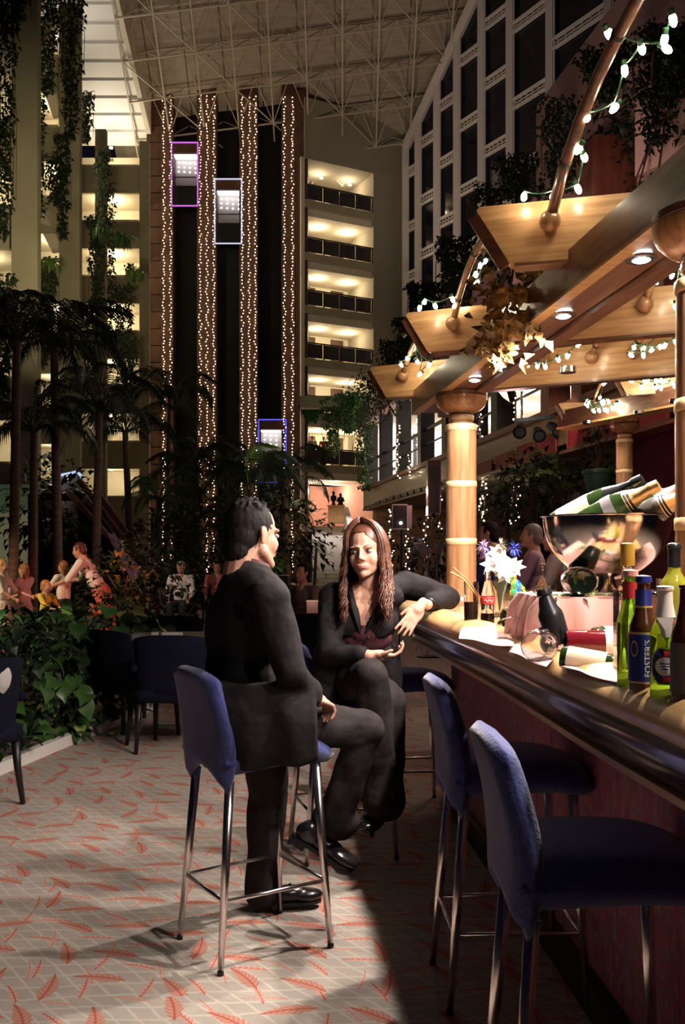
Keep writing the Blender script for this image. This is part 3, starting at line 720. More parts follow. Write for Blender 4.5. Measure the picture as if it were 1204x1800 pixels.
# ================================================================ pergola over the bar
BZ = 2.28
ang = math.atan2(1, -.124); BO = V((1.115, 1.0, BZ))
beam = thing('pergola_beam', 'long dark wooden pergola beam with recessed spotlights above the bar', 'beam', BO, ang)
BL = 4.80
def bbox_(a, b): return lbox(beam, (a[0], a[1], a[2]), (b[0], b[1], b[2]))
bbox_((0, .050, .004), (BL, .088, .145)).build('side_plank', wood_beam, beam)
bbox_((0, -.145, -.012), (BL, -.080, .145)).build('side_plank', wood_beam, beam)
bbox_((0, -.074, .008), (BL - .05, .050, .13)).build('soffit_board', wood_beam, beam)
bbox_((0, .044, 0), (BL, .090, .010)).build('edge_highlight', wood_rail, beam)  # paler strip paints the highlight along the beam's lower edge
def beam_pt(y, off=0.0, z=0.0): m = fwd(beam); return m @ V(((y - 1.0) * 1.0076, off, z))
for k, (y, lab) in enumerate(((1.45, 'recessed spotlight in the beam just outside the picture'), (2.10, 'recessed spotlight in the beam above the near column'), (2.74, 'largest bright spotlight in view in the beam, first by the column capital'),
                              (3.38, 'bright spotlight in the beam, second from the near capital'), (4.0, 'bright spotlight in the beam behind the gold flowers'), (4.6, 'bright spotlight in the beam just before the far capital'))):
    p = beam_pt(y); t = thing('spotlight', lab, 'spotlight', (p.x, p.y, BZ - .002), group='spotlights in the pergola beam')
    T = Matrix.Translation((p.x, p.y, BZ))
    MB().lathe([(.031, .004), (.046, .004), (.048, -.004), (.031, -.006)], 20, T).build('trim_ring', chrome, t, True)
    MB().lathe([(.002, -.012), (.018, -.0105), (.031, -.004), (.031, .006), (.002, .006)], 18, T).build('lens', lens_mat, t)
    light('spot_lamp', 'SPOT', p + V((0, 0, -.020)), (80, 120, 175, 185, 160, 62)[k], (1.0, .87, .78), .022, aim=p + V((-.10, 0, -1)), spot=2.55, blend=.35, parent=t)
def column(x, y, z0, z1, label, s=1.0):
    t = thing('wooden_column', label, 'column', (x, y, z0), group='turned pergola columns'); T = Matrix.Translation((x, y, 0))
    c = z1
    MB().lathe([(.083 * s, z0 + .03), (.084 * s, (z0 + c) / 2), (.082 * s, c - .17 * s)], 28, T).build('shaft', wood_col, t, True)
    MB().lathe([(.062 * s, c - .185 * s), (.066 * s, c - .17 * s), (.066 * s, c - .12 * s), (.056 * s, c - .115 * s)], 24, T).build('neck', wood_col, t, True)
    MB().lathe([(.068 * s, c - .150 * s), (.070 * s, c - .145 * s), (.070 * s, c - .128 * s), (.068 * s, c - .124 * s)], 24, T).build('neck_ring', wood_pale, t, True)
    pr = [(.055 * s, c - .115 * s), (.070 * s, c - .112 * s)]
    for k in range(9): a = PI / 2 * k / 8; pr.append((s * (.070 + .072 * math.sin(a)), c - s * (.108 - .075 * (1 - math.cos(a)) ** .8 - .0)))
    pr += [(.142 * s, c - .024 * s)]
    MB().lathe(pr, 32, T).build('capital', wood_col, t, True)
    MB().lathe([(.138 * s, c - .024 * s), (.143 * s, c - .02 * s), (.143 * s, c), (.02, c)], 32, T).build('capital_plate', wood_beam, t, True)
    z = c - .19 * s
    while z > z0 + .06:
        MB().lathe([(.083 * s, z - .018 * s), (.0865 * s, z - .014 * s), (.0865 * s, z + .014 * s), (.083 * s, z + .018 * s)], 28, T).build('ring', wood_pale, t, True); z -= .313
    MB().lathe([(.098 * s, z0), (.098 * s, z0 + .02), (.090 * s, z0 + .045), (.084 * s, z0 + .05)], 28, T).build('base', wood_col, t, True)
column(.655, 5.02, TOPZ, BZ + .004, 'turned wooden column with pale rings standing on the bar behind the flowers')
column(.965, 2.40, TOPZ, BZ + .004, 'close wooden column at the picture edge with only its capital and dark side showing')
column(2.88, 9.3, 0, 2.76, 'smaller wooden column with pale rings of the far pergola')

RAFT = {}
def rafter(key, tip, k, length, z0, h, th, label, knobs, grp='pergola rafters', cut=.13):
    rz_ = math.atan2(-k, 1)
    t = thing('pergola_rafter', label, 'rafter', (tip[0], tip[1], z0), rz_, grp)
    m = fwd(t); q = MB()
    poly = [(0, 0, h * .94), (.012, 0, h), (length, 0, h), (length, 0, 0), (cut, 0, 0), (cut - .02, 0, .012)]
    q.prism([m @ V(p) for p in poly][::-1], m.to_3x3() @ V((0, th, 0)))
    q.build('plank', wood_light, t)
    e = .006; q = MB()
    q.bar(m @ V((-.001, th / 2, h * .94)), m @ V((cut - .022, th / 2, .012)), th + .004, .012, tuple(m.to_3x3() @ V((0, 1, 0)))); q.build('end_shade', wood_beam, t)  # darker wood paints shade onto the chamfered end face
    q = MB().bar(m @ V((cut, th / 2, -.001)), m @ V((length, th / 2, -.001)), th + .004, .010); q.build('bottom_band', wood_beam, t)
    RAFT[key] = (t, h, th)
    for s in knobs:
        MB().ell(m @ V((s, -.028, h * .62)), .037, nu=16, nv=10).build('knob', wood_col, t, 'all')
def rpt(key, s, off=-.028): t, h, th = RAFT[key]; return fwd(t) @ V((s, off, h * .62))
rafter('r1', (.467, 3.17), .26, 1.5, 2.39, .21, .07, 'nearest golden rafter plank with a chamfered end, highest over the bar', (.25, 1.137))
rafter('r2', (.315, 4.54), .40, 1.7, 2.39, .21, .07, 'golden rafter plank behind the gold flower spray, second over the bar', (.25, 1.137))
rafter('r3', (.175, 5.83), .50, 1.9, 2.39, .21, .07, 'farthest golden rafter plank of the bar pergola, above the column capital', (.24, 1.13, 1.40, 1.63))
rafter('r0', (.72, 1.25), .10, 1.2, 2.39, .21, .07, 'rafter plank over the bar outside the picture', (.25,))
rafter('f1', (2.28, 9.6), .10, .75, 2.79, .22, .08, 'small rafter of the far pergola, lowest and left of its column', (.33,), 'far pergola rafters')
rafter('f2', (2.55, 8.55), .35, 1.4, 2.90, .25, .08, 'small rafter of the far pergola above its column', (.26, .95), 'far pergola rafters')
fb = thing('pergola_beam', 'dark wooden beam of the far pergola above the small column', 'beam', (2.6, 9.75, 2.76), math.atan2(-1, .62))
MB().bar((2.38, 9.75, 2.85), (3.45, 7.5, 2.85), .2, .17).build('plank', wood_beam, fb)
MB().bar((2.38, 9.75, 2.755), (3.45, 7.5, 2.755), .22, .02).build('edge_highlight', wood_rail, fb)  # pale strip again, a highlight painted under the far beam
for k, (px, py, d, lab) in enumerate(((1032, 745, 9.1, 'small spotlight just before the far column'), (1123, 728, 8.4, 'small spotlight beside the far capital'), (1186, 708, 7.8, 'small spotlight of the far pergola beyond the capital'),
                                      (998, 655, 4.98, 'spotlight under the farthest golden rafter'))):
    p = P(px, py, d); t = thing('spotlight', lab, 'spotlight', p)
    MB().lathe([(.036, -.002), (.046, 0), (.046, .03), (.036, .03)], 14, Matrix.Translation(p)).build('trim_ring', chrome, t, True)
    MB().lathe([(.002, .004), (.036, .004), (.036, .02), (.002, .02)], 14, Matrix.Translation(p)).build('lens', lens_mat, t)
    light('spot_lamp', 'SPOT', p + V((0, 0, -.01)), 20 if k < 3 else 30, (1.0, .85, .72), .03, aim=p + V((0, 0, -1)), spot=2.4, blend=.4, parent=t)

ARCH = {}
def arch(key, a, b, bump, label, r=.016, dark=False):
    pts = []
    for i in range(15):
        t = i / 14; p = a.lerp(b, t); p.z += bump * (4 * t * (1 - t)) ** .8; pts.append(p)
    t_ = thing('cane_arch', label, 'cane arch', pts[0], group='bent cane arches between the rafters')
    MB().tube(pts, r, 10).build('cane', wood_beam if dark else wood_col, t_, 'all')
    for i in (1, 4, 9, 12): MB().tube([pts[i] - (pts[i + 1] - pts[i]).normalized() * .006, pts[i] + (pts[i + 1] - pts[i]).normalized() * .006], r * 1.15, 10).build('binding', wood_black, t_)
    ARCH[key] = pts
arch('a1', rpt('r1', .25), rpt('r0', .25, .09), .40, 'thick bent cane rising from the nearest rafter out of the picture', .019, True)
arch('a2', rpt('r2', .25), rpt('r1', .25, .09), .26, 'bent cane from the second rafter up behind the nearest one')
arch('a3', rpt('r3', .24), rpt('r2', .25, .09), .16, 'short bent cane from the farthest rafter to the second')
arch('a4', rpt('r2', 1.137), rpt('r1', 1.137, .09), .3, 'bent cane from the inner knob of the second rafter')
arch('a5', rpt('r3', 1.13), rpt('r2', 1.0, .09), .14, 'bent cane from the inner knob of the farthest rafter')
arch('a6', rpt('r3', 1.40), rpt('r2', 1.25, .09), .14, 'bent cane from the third knob of the farthest rafter')
arch('a7', rpt('r3', 1.63), rpt('r2', 1.5, .09), .14, 'bent cane from the fourth knob of the farthest rafter')
arch('f1', rpt('f1', .33), rpt('f2', .26, .1), .30, 'thin bent cane of the far pergola, left of its column', .014)
arch('f2', rpt('f2', .26), rpt('f2', 1.05) + V((.1, -.6, .05)), .22, 'thin bent cane of the far pergola, above its column', .014)

def fairy(name_label, pts, sag=.03, mt=bulb_big, r=.011, grp='fairy light strings on the pergola'):
    t = thing('string_lights', name_label, 'lights', pts[0], group=grp)
    cable = []
    for i in range(len(pts) - 1):
        a, b = V(pts[i]), V(pts[i + 1])
        for k in range(4):
            s = k / 4; p = a.lerp(b, s); p.z += .02 - sag * 4 * s * (1 - s) * min(1, (b - a).length / .3); cable.append(p)
    cable.append(V(pts[-1]) + V((0, 0, .02)))
    MB().tube(cable, .0032, 5).build('cable', cable_green, t)
    proto = None
    for p in pts:
        if proto is None:
            proto = bpy.data.meshes.new('bulb'); q = MB().ell((0, 0, 0), (r, r, r * 1.7), nu=8, nv=6); proto = q.mesh('bulb', mt, 'all')
            sock = MB().lathe([(r * .75, r * 1.2), (r * .8, r * 2.6), (r * .3, r * 2.8)], 8).mesh('socket', cable_green)
        b = bpy.data.objects.new('bulb', proto); COL.objects.link(b); b.parent = t; b.location = V(p) - t.location
        e = (R.uniform(-.9, .9), R.uniform(-.9, .9), 0); b.rotation_euler = e
        s = bpy.data.objects.new('socket', sock); COL.objects.link(s); s.parent = b
c = lambda X, Y, ox, oy, s, d: P(ox + X / s, oy + Y / s, d)
fairy('green cabled fairy lights twisting round the thick near cane', [P(*q) for q in ((921, 346, 3.06), (972, 345, 3.05), (1016, 332, 3.0), (1027, 276, 2.93), (1017, 262, 2.9), (1032, 208, 2.82), (1080, 190, 2.78), (1098, 124, 2.7), (1128, 86, 2.62), (1070, 60, 2.66), (1172, 86, 2.55), (1168, 70, 2.5), (1183, 35, 2.45))])
fairy('fairy lights along the outer end of the second rafter', [c(X, Y, 700, 300, 2.39, 4.35) for X, Y in ((90, 577), (110, 552), (155, 568), (228, 540), (238, 567), (250, 530), (325, 435), (345, 397), (365, 381), (330, 470))], r=.010)
fairy('fairy lights at the inner end of the second rafter', [c(X, Y, 700, 300, 2.39, 3.85) for X, Y in ((1080, 465), (1092, 437), (1130, 424), (1150, 440), (1180, 400), (1165, 570), (1197, 428))], r=.010)
fairy('fairy lights round the outer knob of the farthest rafter', [c(X, Y, 700, 300, 2.39, 5.5) for X, Y in ((38, 790), (68, 727), (80, 802), (66, 745), (130, 815), (90, 856), (105, 745), (12, 815))], r=.011)
fairy('fairy lights draped along the middle of the farthest rafter', [c(X, Y, 700, 300, 2.39, 4.9) for X, Y in ((510, 830), (540, 815), (585, 820), (617, 822), (672, 793), (712, 778), (765, 722), (775, 686), (755, 730))], r=.011)
fairy('fairy lights draped along the inner end of the farthest rafter', [c(X, Y, 700, 300, 2.39, 4.6) for X, Y in ((932, 675), (1003, 680), (990, 742), (1030, 748), (1065, 753), (1100, 741), (1030, 775), (978, 775), (1134, 665), (1165, 720), (1120, 735))], r=.010)
fp = [p + V((R.uniform(-.05, .05), -.06, R.uniform(-.04, .05))) for p in ARCH['f1'][::1]]
fairy('dense fairy lights round the left cane of the far pergola', fp + [P(1030 + R.uniform(0, 55), 715 + R.uniform(-10, 8), 8.9) for _ in range(14)], mt=bulb_big, r=.015)
fairy('dense fairy lights round the right cane of the far pergola', [p + V((R.uniform(-.08, .08), -.06, R.uniform(-.08, .10))) for p in ARCH['f2']] + [P(1105 + R.uniform(0, 82), 660 + R.uniform(-22, 22), 8.0) for _ in range(32)], mt=bulb_big, r=.015)

# gilded flower spray hanging on the beam
g0 = P(893, 545, 3.55)
t = thing('gold_flower_spray', 'spray of gilded artificial flowers and leaves hanging on the pergola beam', 'flowers', P(893, 470, 3.55))
def petal_ring(q, c_, ax, n, ln, wd, tilt):
    M = frame(ax).to_3x3()
    for k in range(n):
        a = 2 * PI * k / n + R.uniform(-.15, .15)
        d = M @ V((math.cos(a), math.sin(a), tilt)); q.leaf(c_, d, M @ V((0, 0, 1)), ln * R.uniform(.85, 1.1), wd, .45)
for px, py, dd, s in ((893, 575, .0, .075), (885, 620, .02, .06), (850, 610, .05, .055), (930, 560, .03, .06), (870, 640, .02, .05), (940, 490, .05, .055), (915, 520, .03, .055), (880, 520, .02, .06), (925, 585, 0, .05)):
    q = MB(); c_ = P(px, py, 3.5 + dd); ax = V((R.uniform(-.4, .3), -1, R.uniform(-.3, .3)))
    petal_ring(q, c_, ax, 8, s * .95, s * .75, .35); petal_ring(q, c_ - V((0, .01, 0)), ax, 7, s * .75, s * .62, .9); petal_ring(q, c_ - V((0, .018, 0)), ax, 6, s * .5, s * .46, 1.7)
    q.build('bloom', gold_leaf, t)
for k in range(80):
    px, py = R.gauss(890, 32), R.gauss(550, 50)
    MB().leaf(P(px, py, 3.55 + R.uniform(-.06, .08)), (R.uniform(-1, 1), R.uniform(-.8, .1), R.uniform(-1, .5)), (R.uniform(-.5, .5), -1, .3), R.uniform(.04, .08), R.uniform(.028, .045)).build('leaf', gold_leaf, t)
MB().tube([P(905, 455, 3.6), P(895, 520, 3.56), P(880, 600, 3.53), P(862, 640, 3.52)], .005, 6).build('stem', bark, t)

# ================================================================ bar stools
def make_stool():
    t = thing('bar_stool', 'bar stool', 'bar stool', (0, 0, 0), 0, 'blue upholstered bar stools')
    def back(u, v):
        s = 2 * u - 1
        hw = .150 + .050 * math.sin(PI * min(1, v * 1.15)) ** 1.0 * .8 + .012 * v
        zt = 1.005 - .030 * abs(s) ** 3; zb = .585 + .075 * (1 - abs(s) ** 2.2)
        z = zb + (zt - zb) * v
        x = -.178 - .050 * v ** 1.4 + .035 * (1 - s * s) * -.5 + .018 * math.sin(v * PI)
        th = .030 * (max(0, 1 - abs(s) ** 9) ** .5) * (max(0, 1 - abs(2 * v - 1) ** 12) ** .5) + .004
        return V((x + th, s * hw, z)), V((x - th, s * hw, z))
    MB().pad(16, 18, back).build('backrest', blue_cloth, t, 'all')
    def seat(u, v):
        s = 2 * v - 1; x = -.20 + .44 * u
        hw = .185 + .015 * math.sin(PI * u) - .05 * max(0, u - .8) ** 2 * 25 * .6
        e = (max(0, 1 - abs(s) ** 8) ** .5) * (max(0, 1 - abs(2 * u - 1) ** 14) ** .5)
        zc = .695 + .012 * math.sin(u * PI) - .03 * max(0, u - .75) * 2
        th = (.050 - .012 * u) * e + .006
        return V((x, s * hw, zc + th + .01 * e * (1 - s * s))), V((x, s * hw, zc - th))
    MB().pad(18, 14, seat).build('seat', blue_cloth, t, 'all')
    L4 = [((-.165, .135, .625), (-.215, .170, 0)), ((-.165, -.135, .625), (-.215, -.170, 0)), ((.17, .14, .665), (.205, .185, 0)), ((.17, -.14, .665), (.205, -.185, 0))]
    for a, b in L4:
        lg = MB().tube([a, V(a).lerp(V(b), .5), b], [.0165, .0145, .010], 12).build('leg', chrome, t, 'all')
        MB().lathe([(.011, 0), (.012, .012), (.010, .016)], 8, Matrix.Translation((b[0], b[1], 0))).build('foot_cap', black_metal, lg)
    at_ = lambda i, z: V(L4[i][0]).lerp(V(L4[i][1]), 1 - z / L4[i][0][2])
    for i, j, z in ((0, 2, .235), (1, 3, .235), (0, 1, .235), (2, 3, .235)):
        MB().tube([at_(i, z), at_(j, z)], .0075, 8).build('foot_rail', chrome, t, 'all')
    return t
s0 = make_stool()
s0.location = (-.315, 3.265, 0); s0.rotation_euler = (0, 0, math.radians(33)); s0['label'] = 'blue bar stool with chrome legs on which the man in the dark suit sits'
dup(s0, (.0, 4.29, 0), math.radians(16), 'blue bar stool on which the woman sits, its pale back showing beside the man')
dup(s0, (.560, 2.04, 0), math.radians(1), 'empty blue bar stool closest to the camera, cut off by the picture bottom')
dup(s0, (.53, 2.93, 0), math.radians(3), 'empty blue bar stool between the woman and the closest stool')
dup(s0, (.35, 5.02, 0), math.radians(8), 'dark empty bar stool half hidden behind the woman at the bar end')

# ================================================================ things on the bar
def on_bar(px, py): d = 416 / (py - 980); return P(px, py, d)
def shell(q, M, r, z0, z1, a0, a1, n=12, th=.0012, wave=0):
    ra = []
    for k in range(n + 1):
        a = a0 + (a1 - a0) * k / n; ca, sa = math.cos(a), math.sin(a)
        ra.append([M @ V((r * ca, r * sa, z0)), M @ V(((r + th) * ca, (r + th) * sa, z0)), M @ V(((r + th) * ca, (r + th) * sa, z1)), M @ V((r * ca, r * sa, z1))])
    return q.rings(ra)
def bottle_profile(H, r, rn, kind):
    if kind == 'wine': return [(r * .7, .004), (r * .92, 0), (r, .008), (r, H * .60), (r * .95, H * .65), (r * .70, H * .71), (rn * 1.15, H * .76), (rn, H * .82), (rn, H * .95), (rn * 1.15, H * .955), (rn * 1.15, H * .985), (rn * .9, H)]
    if kind == 'champ': return [(r * .6, .006), (r * .92, 0), (r, .010), (r, H * .50), (r * .94, H * .58), (r * .72, H * .68), (rn * 1.3, H * .78), (rn, H * .88), (rn * 1.22, H * .90), (rn * 1.22, H * .92), (rn * 1.1, H)]
    if kind == 'beer': return [(r * .8, .003), (r * .95, 0), (r, .006), (r, H * .52), (r * .96, H * .58), (r * .72, H * .66), (rn * 1.25, H * .74), (rn, H * .82), (rn * .95, H * .93), (rn * 1.1, H * .935), (rn * 1.1, H * .96)]
def bottle(label, base, axis, H, r, rn, glass, kind='wine', foil=None, foil_z=.78, lab=None, lab_z=(.12, .5), face=None, arc=2.4, name='wine_bottle', cat='bottle', group=None, collar=None):
    axis = V(axis).normalized()
    up = (0, 0, 1) if abs(axis.z) < .95 else (0, 1, 0)
    M = frame(axis, up, base)
    t = thing(name, label, cat, base, 0, group)
    pr = bottle_profile(H, r, rn, kind)
    MB().lathe(pr, 24, M).build('glass', glass, t, True)
    Mi = M.to_3x3().inverted()
    f = Mi @ (V(face) if face else V((-.3, -1, .1))); a = math.atan2(f.y, f.x)
    if lab: shell(MB(), M, r + .0006, H * lab_z[0], H * lab_z[1], a - arc / 2, a + arc / 2, 16).build('label', lab, t, True)
    if foil:
        pz = [(rr + .0012, z) for rr, z in pr if z >= H * foil_z - 1e-6]
        import bisect
        def rad(z):
            for (r0, z0), (r1, z1) in zip(pr, pr[1:]):
                if z0 <= z <= z1: return r0 + (r1 - r0) * (z - z0) / max(1e-6, z1 - z0)
            return rn
        MB().lathe([(rad(H * foil_z) + .001, H * foil_z)] + pz + [(rn * .5, pr[-1][1] + .002)], 20, M).build('foil', foil, t, True)
        if collar:
            for z in (foil_z + .01, foil_z + .045): MB().lathe([(rad(H * z) + .0014, H * z), (rad(H * z) + .0024, H * z + .002), (rad(H * (z + .02)) + .0024, H * (z + .02)), (rad(H * (z + .02)) + .0014, H * (z + .02) + .001)], 18, M).build('collar', collar, t, True)
    return t, M, a
def text_on(string, size, M, r, a, zc, mt, parent, name='lettering', vertical=True):
    cu = bpy.data.curves.new('t', 'FONT'); cu.body = string; cu.size = size; cu.align_x = 'CENTER'; cu.align_y = 'CENTER'; cu.resolution_u = 2
    o = bpy.data.objects.new('t', cu); COL.objects.link(o)
    dg = bpy.context.evaluated_depsgraph_get(); dg.update(); me = o.evaluated_get(dg).to_mesh()
    q = MB()
    for v in me.vertices:
        X, Y = v.co.x, v.co.y
        if vertical: da, z = -Y / r, zc + X
        else: da, z = X / r, zc + Y
        q.v.append(M @ V((r * math.cos(a + da), r * math.sin(a + da), z)))
    q.f = [tuple(p.vertices) for p in me.polygons]
    o.evaluated_get(dg).to_mesh_clear(); bpy.data.objects.remove(o); bpy.data.curves.remove(cu)
    return q.build(name, mt, parent)

# cola glass with two straws, cola bottle
b = on_bar(828, 1097)
t = thing('cola_glass', 'tall glass of cola with two drinking straws beside the woman\'s elbow', 'glass', b); T = Matrix.Translation(b)
MB().lathe([(.024, 0), (.027, .004), (.030, .165), (.0285, .165), (.0255, .010), (.003, .008)], 22, T, False).build('glass', clear_glass, t, True)
MB().lathe([(.003, .011), (.0250, .011), (.0272, .088), (.003, .088)], 20, T).build('cola', cola_mat, t, True)
for pts, cn, cc in (((P(852, 1062, b.y - .005), P(822, 1020, b.y - .015), P(812, 1012, b.y - .02), P(797, 998, b.y - .03)), 'orange_straw', (.85, .20, .10)), ((P(848, 1060, b.y + .008), P(820, 1024, b.y), P(810, 1015, b.y), P(792, 1006, b.y - .01)), 'yellow_straw', (.85, .50, .12))):
    MB().tube(spline(pts, 4), .0032, 8).build('drinking_straw', mat(cn, cc, .5), t, 'all')
b = on_bar(857, 1099)
t = thing('cola_bottle', 'small contoured cola bottle with red band, almost empty, beside the cola glass', 'bottle', b); T = Matrix.Translation(b)
MB().lathe([(.022, 0), (.026, .004), (.027, .030), (.0235, .055), (.026, .085), (.027, .105), (.022, .130), (.014, .160), (.011, .175), (.011, .195), (.0125, .197), (.0125, .205), (.010, .207)], 22, T).build('glass', clear_glass, t, True)
MB().lathe([(.003, .005), (.0235, .005), (.0245, .030), (.022, .045), (.003, .046)], 18, T).build('cola', cola_mat, t, True)
MB().lathe([(.0268, .082), (.0276, .084), (.0282, .108), (.0268, .110)], 22, T, False).build('red_band', red_label, t, True)
q = MB(); q.tube([T @ V((-.016 + .004 * k, -.0285 + .001 * abs(k - 4) * .6, .095 + .005 * math.sin(k * 1.7))) for k in range(9)], .0013, 5); q.build('script_line', white_mat, t)
# vase, lilies, tinsel blooms
b = on_bar(878, 1085)
t = thing('flower_vase', 'trumpet glass vase of white lilies with blue and lilac blooms on the bar', 'vase', b); T = Matrix.Translation(b)
MB().lathe([(.032, 0), (.034, .006), (.018, .02), (.020, .08), (.030, .13), (.042, .16), (.040, .16), (.028, .13), (.017, .08), (.014, .025), (.003, .022)], 22, T, False).build('glass', clear_glass, t, True)
lily = mat('white_lily', (.88, .84, .82), .5, sheen=.2)
for px, py, dd in ((878, 985, -.03), (862, 992, 0), (897, 995, -.02), (880, 1003, -.04), (870, 975, .02), (905, 1000, 0), (888, 1010, -.03)):
    q = MB(); c_ = P(px, py, b.y + dd); ax = V((R.uniform(-.5, .5), -1, R.uniform(0, .6)))
    petal_ring(q, c_, ax, 6, .050, .036, .7); q.ell(c_ + ax.normalized() * .012, .006, nu=6, nv=4); q.build('lily', lily, t)
for px, py, cn, cc in ((905, 965, 'blue_tinsel', (.06, .10, .65)), (850, 962, 'lilac_tinsel', (.55, .42, .70)), (880, 962, 'pale_tinsel', (.70, .62, .50)), (858, 978, 'violet_tinsel', (.30, .12, .42))):
    q = MB(); c_ = P(px, py, b.y + .02)
    for k in range(60):
        d = V((R.gauss(0, 1), R.gauss(0, 1), R.gauss(0, 1))).normalized(); q.leaf(c_, d, (0, 0, 1), R.uniform(.035, .052), .007, .1)
    q.build('tinsel_bloom', mat(cn, cc, .25, .5), t)
for k in range(7): MB().tube([T @ V((0, 0, .03)), T @ V((R.uniform(-.02, .02), R.uniform(-.02, .02), .16)), P(855 + k * 8, 985, b.y)], .0025, 5).build('stem', leaf_mid, t)
# colourful ornament behind the vase
b = on_bar(912, 1078)
t = thing('paper_ornament', 'multicoloured green, blue and orange feathery ornament beside the vase', 'ornament', b)
for k in range(70):
    u = R.random(); px = 897 + 30 * u + R.uniform(-8, 8); py = 1010 + 62 * u + R.uniform(-14, 8)
    cn, cc = R.choice((('green_foil', (.04, .40, .10)), ('teal_foil', (.02, .32, .40)), ('blue_foil', (.05, .20, .60)), ('orange_foil', (.85, .32, .04)), ('yellow_foil', (.75, .60, .06)), ('lime_foil', (.35, .55, .05))))
    if u > .6: cn, cc = R.choice((('green_foil', (.04, .40, .10)), ('teal_foil', (.02, .32, .40)), ('blue_foil', (.05, .20, .60))))
    MB().leaf(P(px, py, b.y + R.uniform(-.02, .02)), (R.uniform(-.2, .6), R.uniform(-.4, .1), -1), (0, -1, 0), .05, .018).build('feather', mat(cn, cc, .3, .3), t)
MB().tube([V((b.x + .01, b.y, b.z)), P(905, 1040, b.y), P(898, 1005, b.y)], .006, 6).build('core', mat('green_foil', (.04, .40, .10), .3, .3), t)
# lying bottle with yellow-orange label, white board
b = on_bar(890, 1108) + V((0, .04, .040))
bottle('dark wine bottle lying with a yellow and orange label beside the white board', b, (1, .25, .0), .29, .040, .014, dark_green_glass, 'wine', black_foil, .78, orange_label, (.10, .52), (-.2, -1, .8), 2.6, group='bottles lying on the bar')
b = on_bar(946, 1118)
wbd = MB(); wbd.hexa([b + V(p) for p in ((-.012, 0, 0), (.012, .02, 0), (.10, .30, 0), (.085, .31, 0), (-.004, 0, .125), (.020, .02, .125), (.108, .30, .125), (.093, .31, .125))])
tag(wbd.build('display_board', white_mat), 'narrow white board standing between the lying bottle and the black bottle', 'board')
# leaning black bottle, green bottle behind
b = on_bar(992, 1158) + V((0, .06, .03))
bottle('matt black bottle leaning up against the pink draped stand', b, P(958, 1048, b.y + .02) - b, .150, .034, .017, black_foil, 'champ', None)
b = on_bar(948, 1128) + V((0, .10, .042))
bottle('green glass bottle lying end on behind the wine glass', b, (.55, 1, 0), .29, .040, .014, green_glass, 'champ', gold_foil, .8, None)
# two wine glasses lying
def wine_glass(label, base, axis, s=1.0):
    t = thing('wine_glass', label, 'glass', base, group='wine glasses lying on the bar'); M = frame(axis, (0, 0, 1), base)
    pr = [(.034, 0), (.034, .002), (.006, .006), (.0035, .02), (.0035, .075), (.012, .085), (.034, .105), (.044, .130), (.041, .160), (.034, .180), (.033, .180), (.040, .158), (.0425, .130), (.032, .107), (.010, .090), (.002, .088)]
    MB().lathe([(r * s, z * s) for r, z in pr], 24, M, False).build('glass', clear_glass, t, True)
p_ = on_bar(938, 1168); wine_glass('empty balloon wine glass lying on its side, its mouth towards the camera', p_ + V((.10, .16, .042)), (-.55, -.85, 0), 1.0)
p_ = on_bar(900, 1135); wine_glass('empty wine glass lying on its side behind the other, by the napkin', p_ + V((.13, .12, .042)), (-.9, -.35, 0), .9)
# napkins
def napkin(label, pts, lift, fold):
    q = MB(); a, b2, c2, d2 = [V(p) for p in pts]
    def fn(u, v):
        p = a.lerp(b2, u).lerp(d2.lerp(c2, u), v)
        h = .003 + fold * (.5 + .5 * math.sin(u * 7 + v * 5)) * (.3 + .7 * noise.noise(V((u * 3, v * 3, fold * 50))) ** 2) + lift * u * v
        return p + V((0, 0, h + .0018)), p + V((0, 0, h))
    q.pad(16, 12, fn); tag(q.build('napkin', pink_paper, smooth='all'), label, 'napkin', 'pink paper napkins on the bar')
napkin('crumpled pale pink napkin lying over the bar rail beside the cola glass', [on_bar(806, 1140) + V((.0, 0, .02)), on_bar(905, 1142), on_bar(893, 1112), on_bar(812, 1116) + V((0, 0, .02))], .0, .022)
napkin('flat pink napkin under the small red wine bottle', [on_bar(985, 1176), on_bar(1085, 1206), on_bar(1092, 1178), on_bar(1000, 1160)], 0, .010)
napkin('white crumpled napkin under the wine glasses', [on_bar(895, 1150), on_bar(960, 1178), on_bar(985, 1150), on_bar(915, 1128)], 0, .012)
napkin('pale lace napkin behind the lying yellow label bottle', [on_bar(888, 1100), on_bar(948, 1106), on_bar(952, 1082), on_bar(890, 1080)], .0, .03)
# small bottles lying
b = on_bar(992, 1176) + V((0, .03, .026))
bottle('small red wine bottle lying with a cream label and a white capsule', b, P(1078, 1170, b.y - .05) - b, .19, .026, .012, dark_green_glass, 'wine', white_mat, .80, cream_label, (.08, .55), (-.2, -1, .9), 2.9)
b = on_bar(1003, 1160) + V((0, .05, .036))
bottle('rose wine bottle lying with a white label behind the small red wine bottle', b, (1, -.12, 0), .30, .036, .014, rose_glass, 'wine', white_mat, .80, white_mat, (.32, .62), (-.2, -1, .9), 2.8)
b = on_bar(1062, 1150) + V((0, .10, .036))
bottle('dark bottle lying against the pink cloth with a white end', b, (1, .3, 0), .26, .030, .013, dark_green_glass, 'wine', None, .8, white_mat, (.1, .5), (-.2, -1, .9), 2.8)
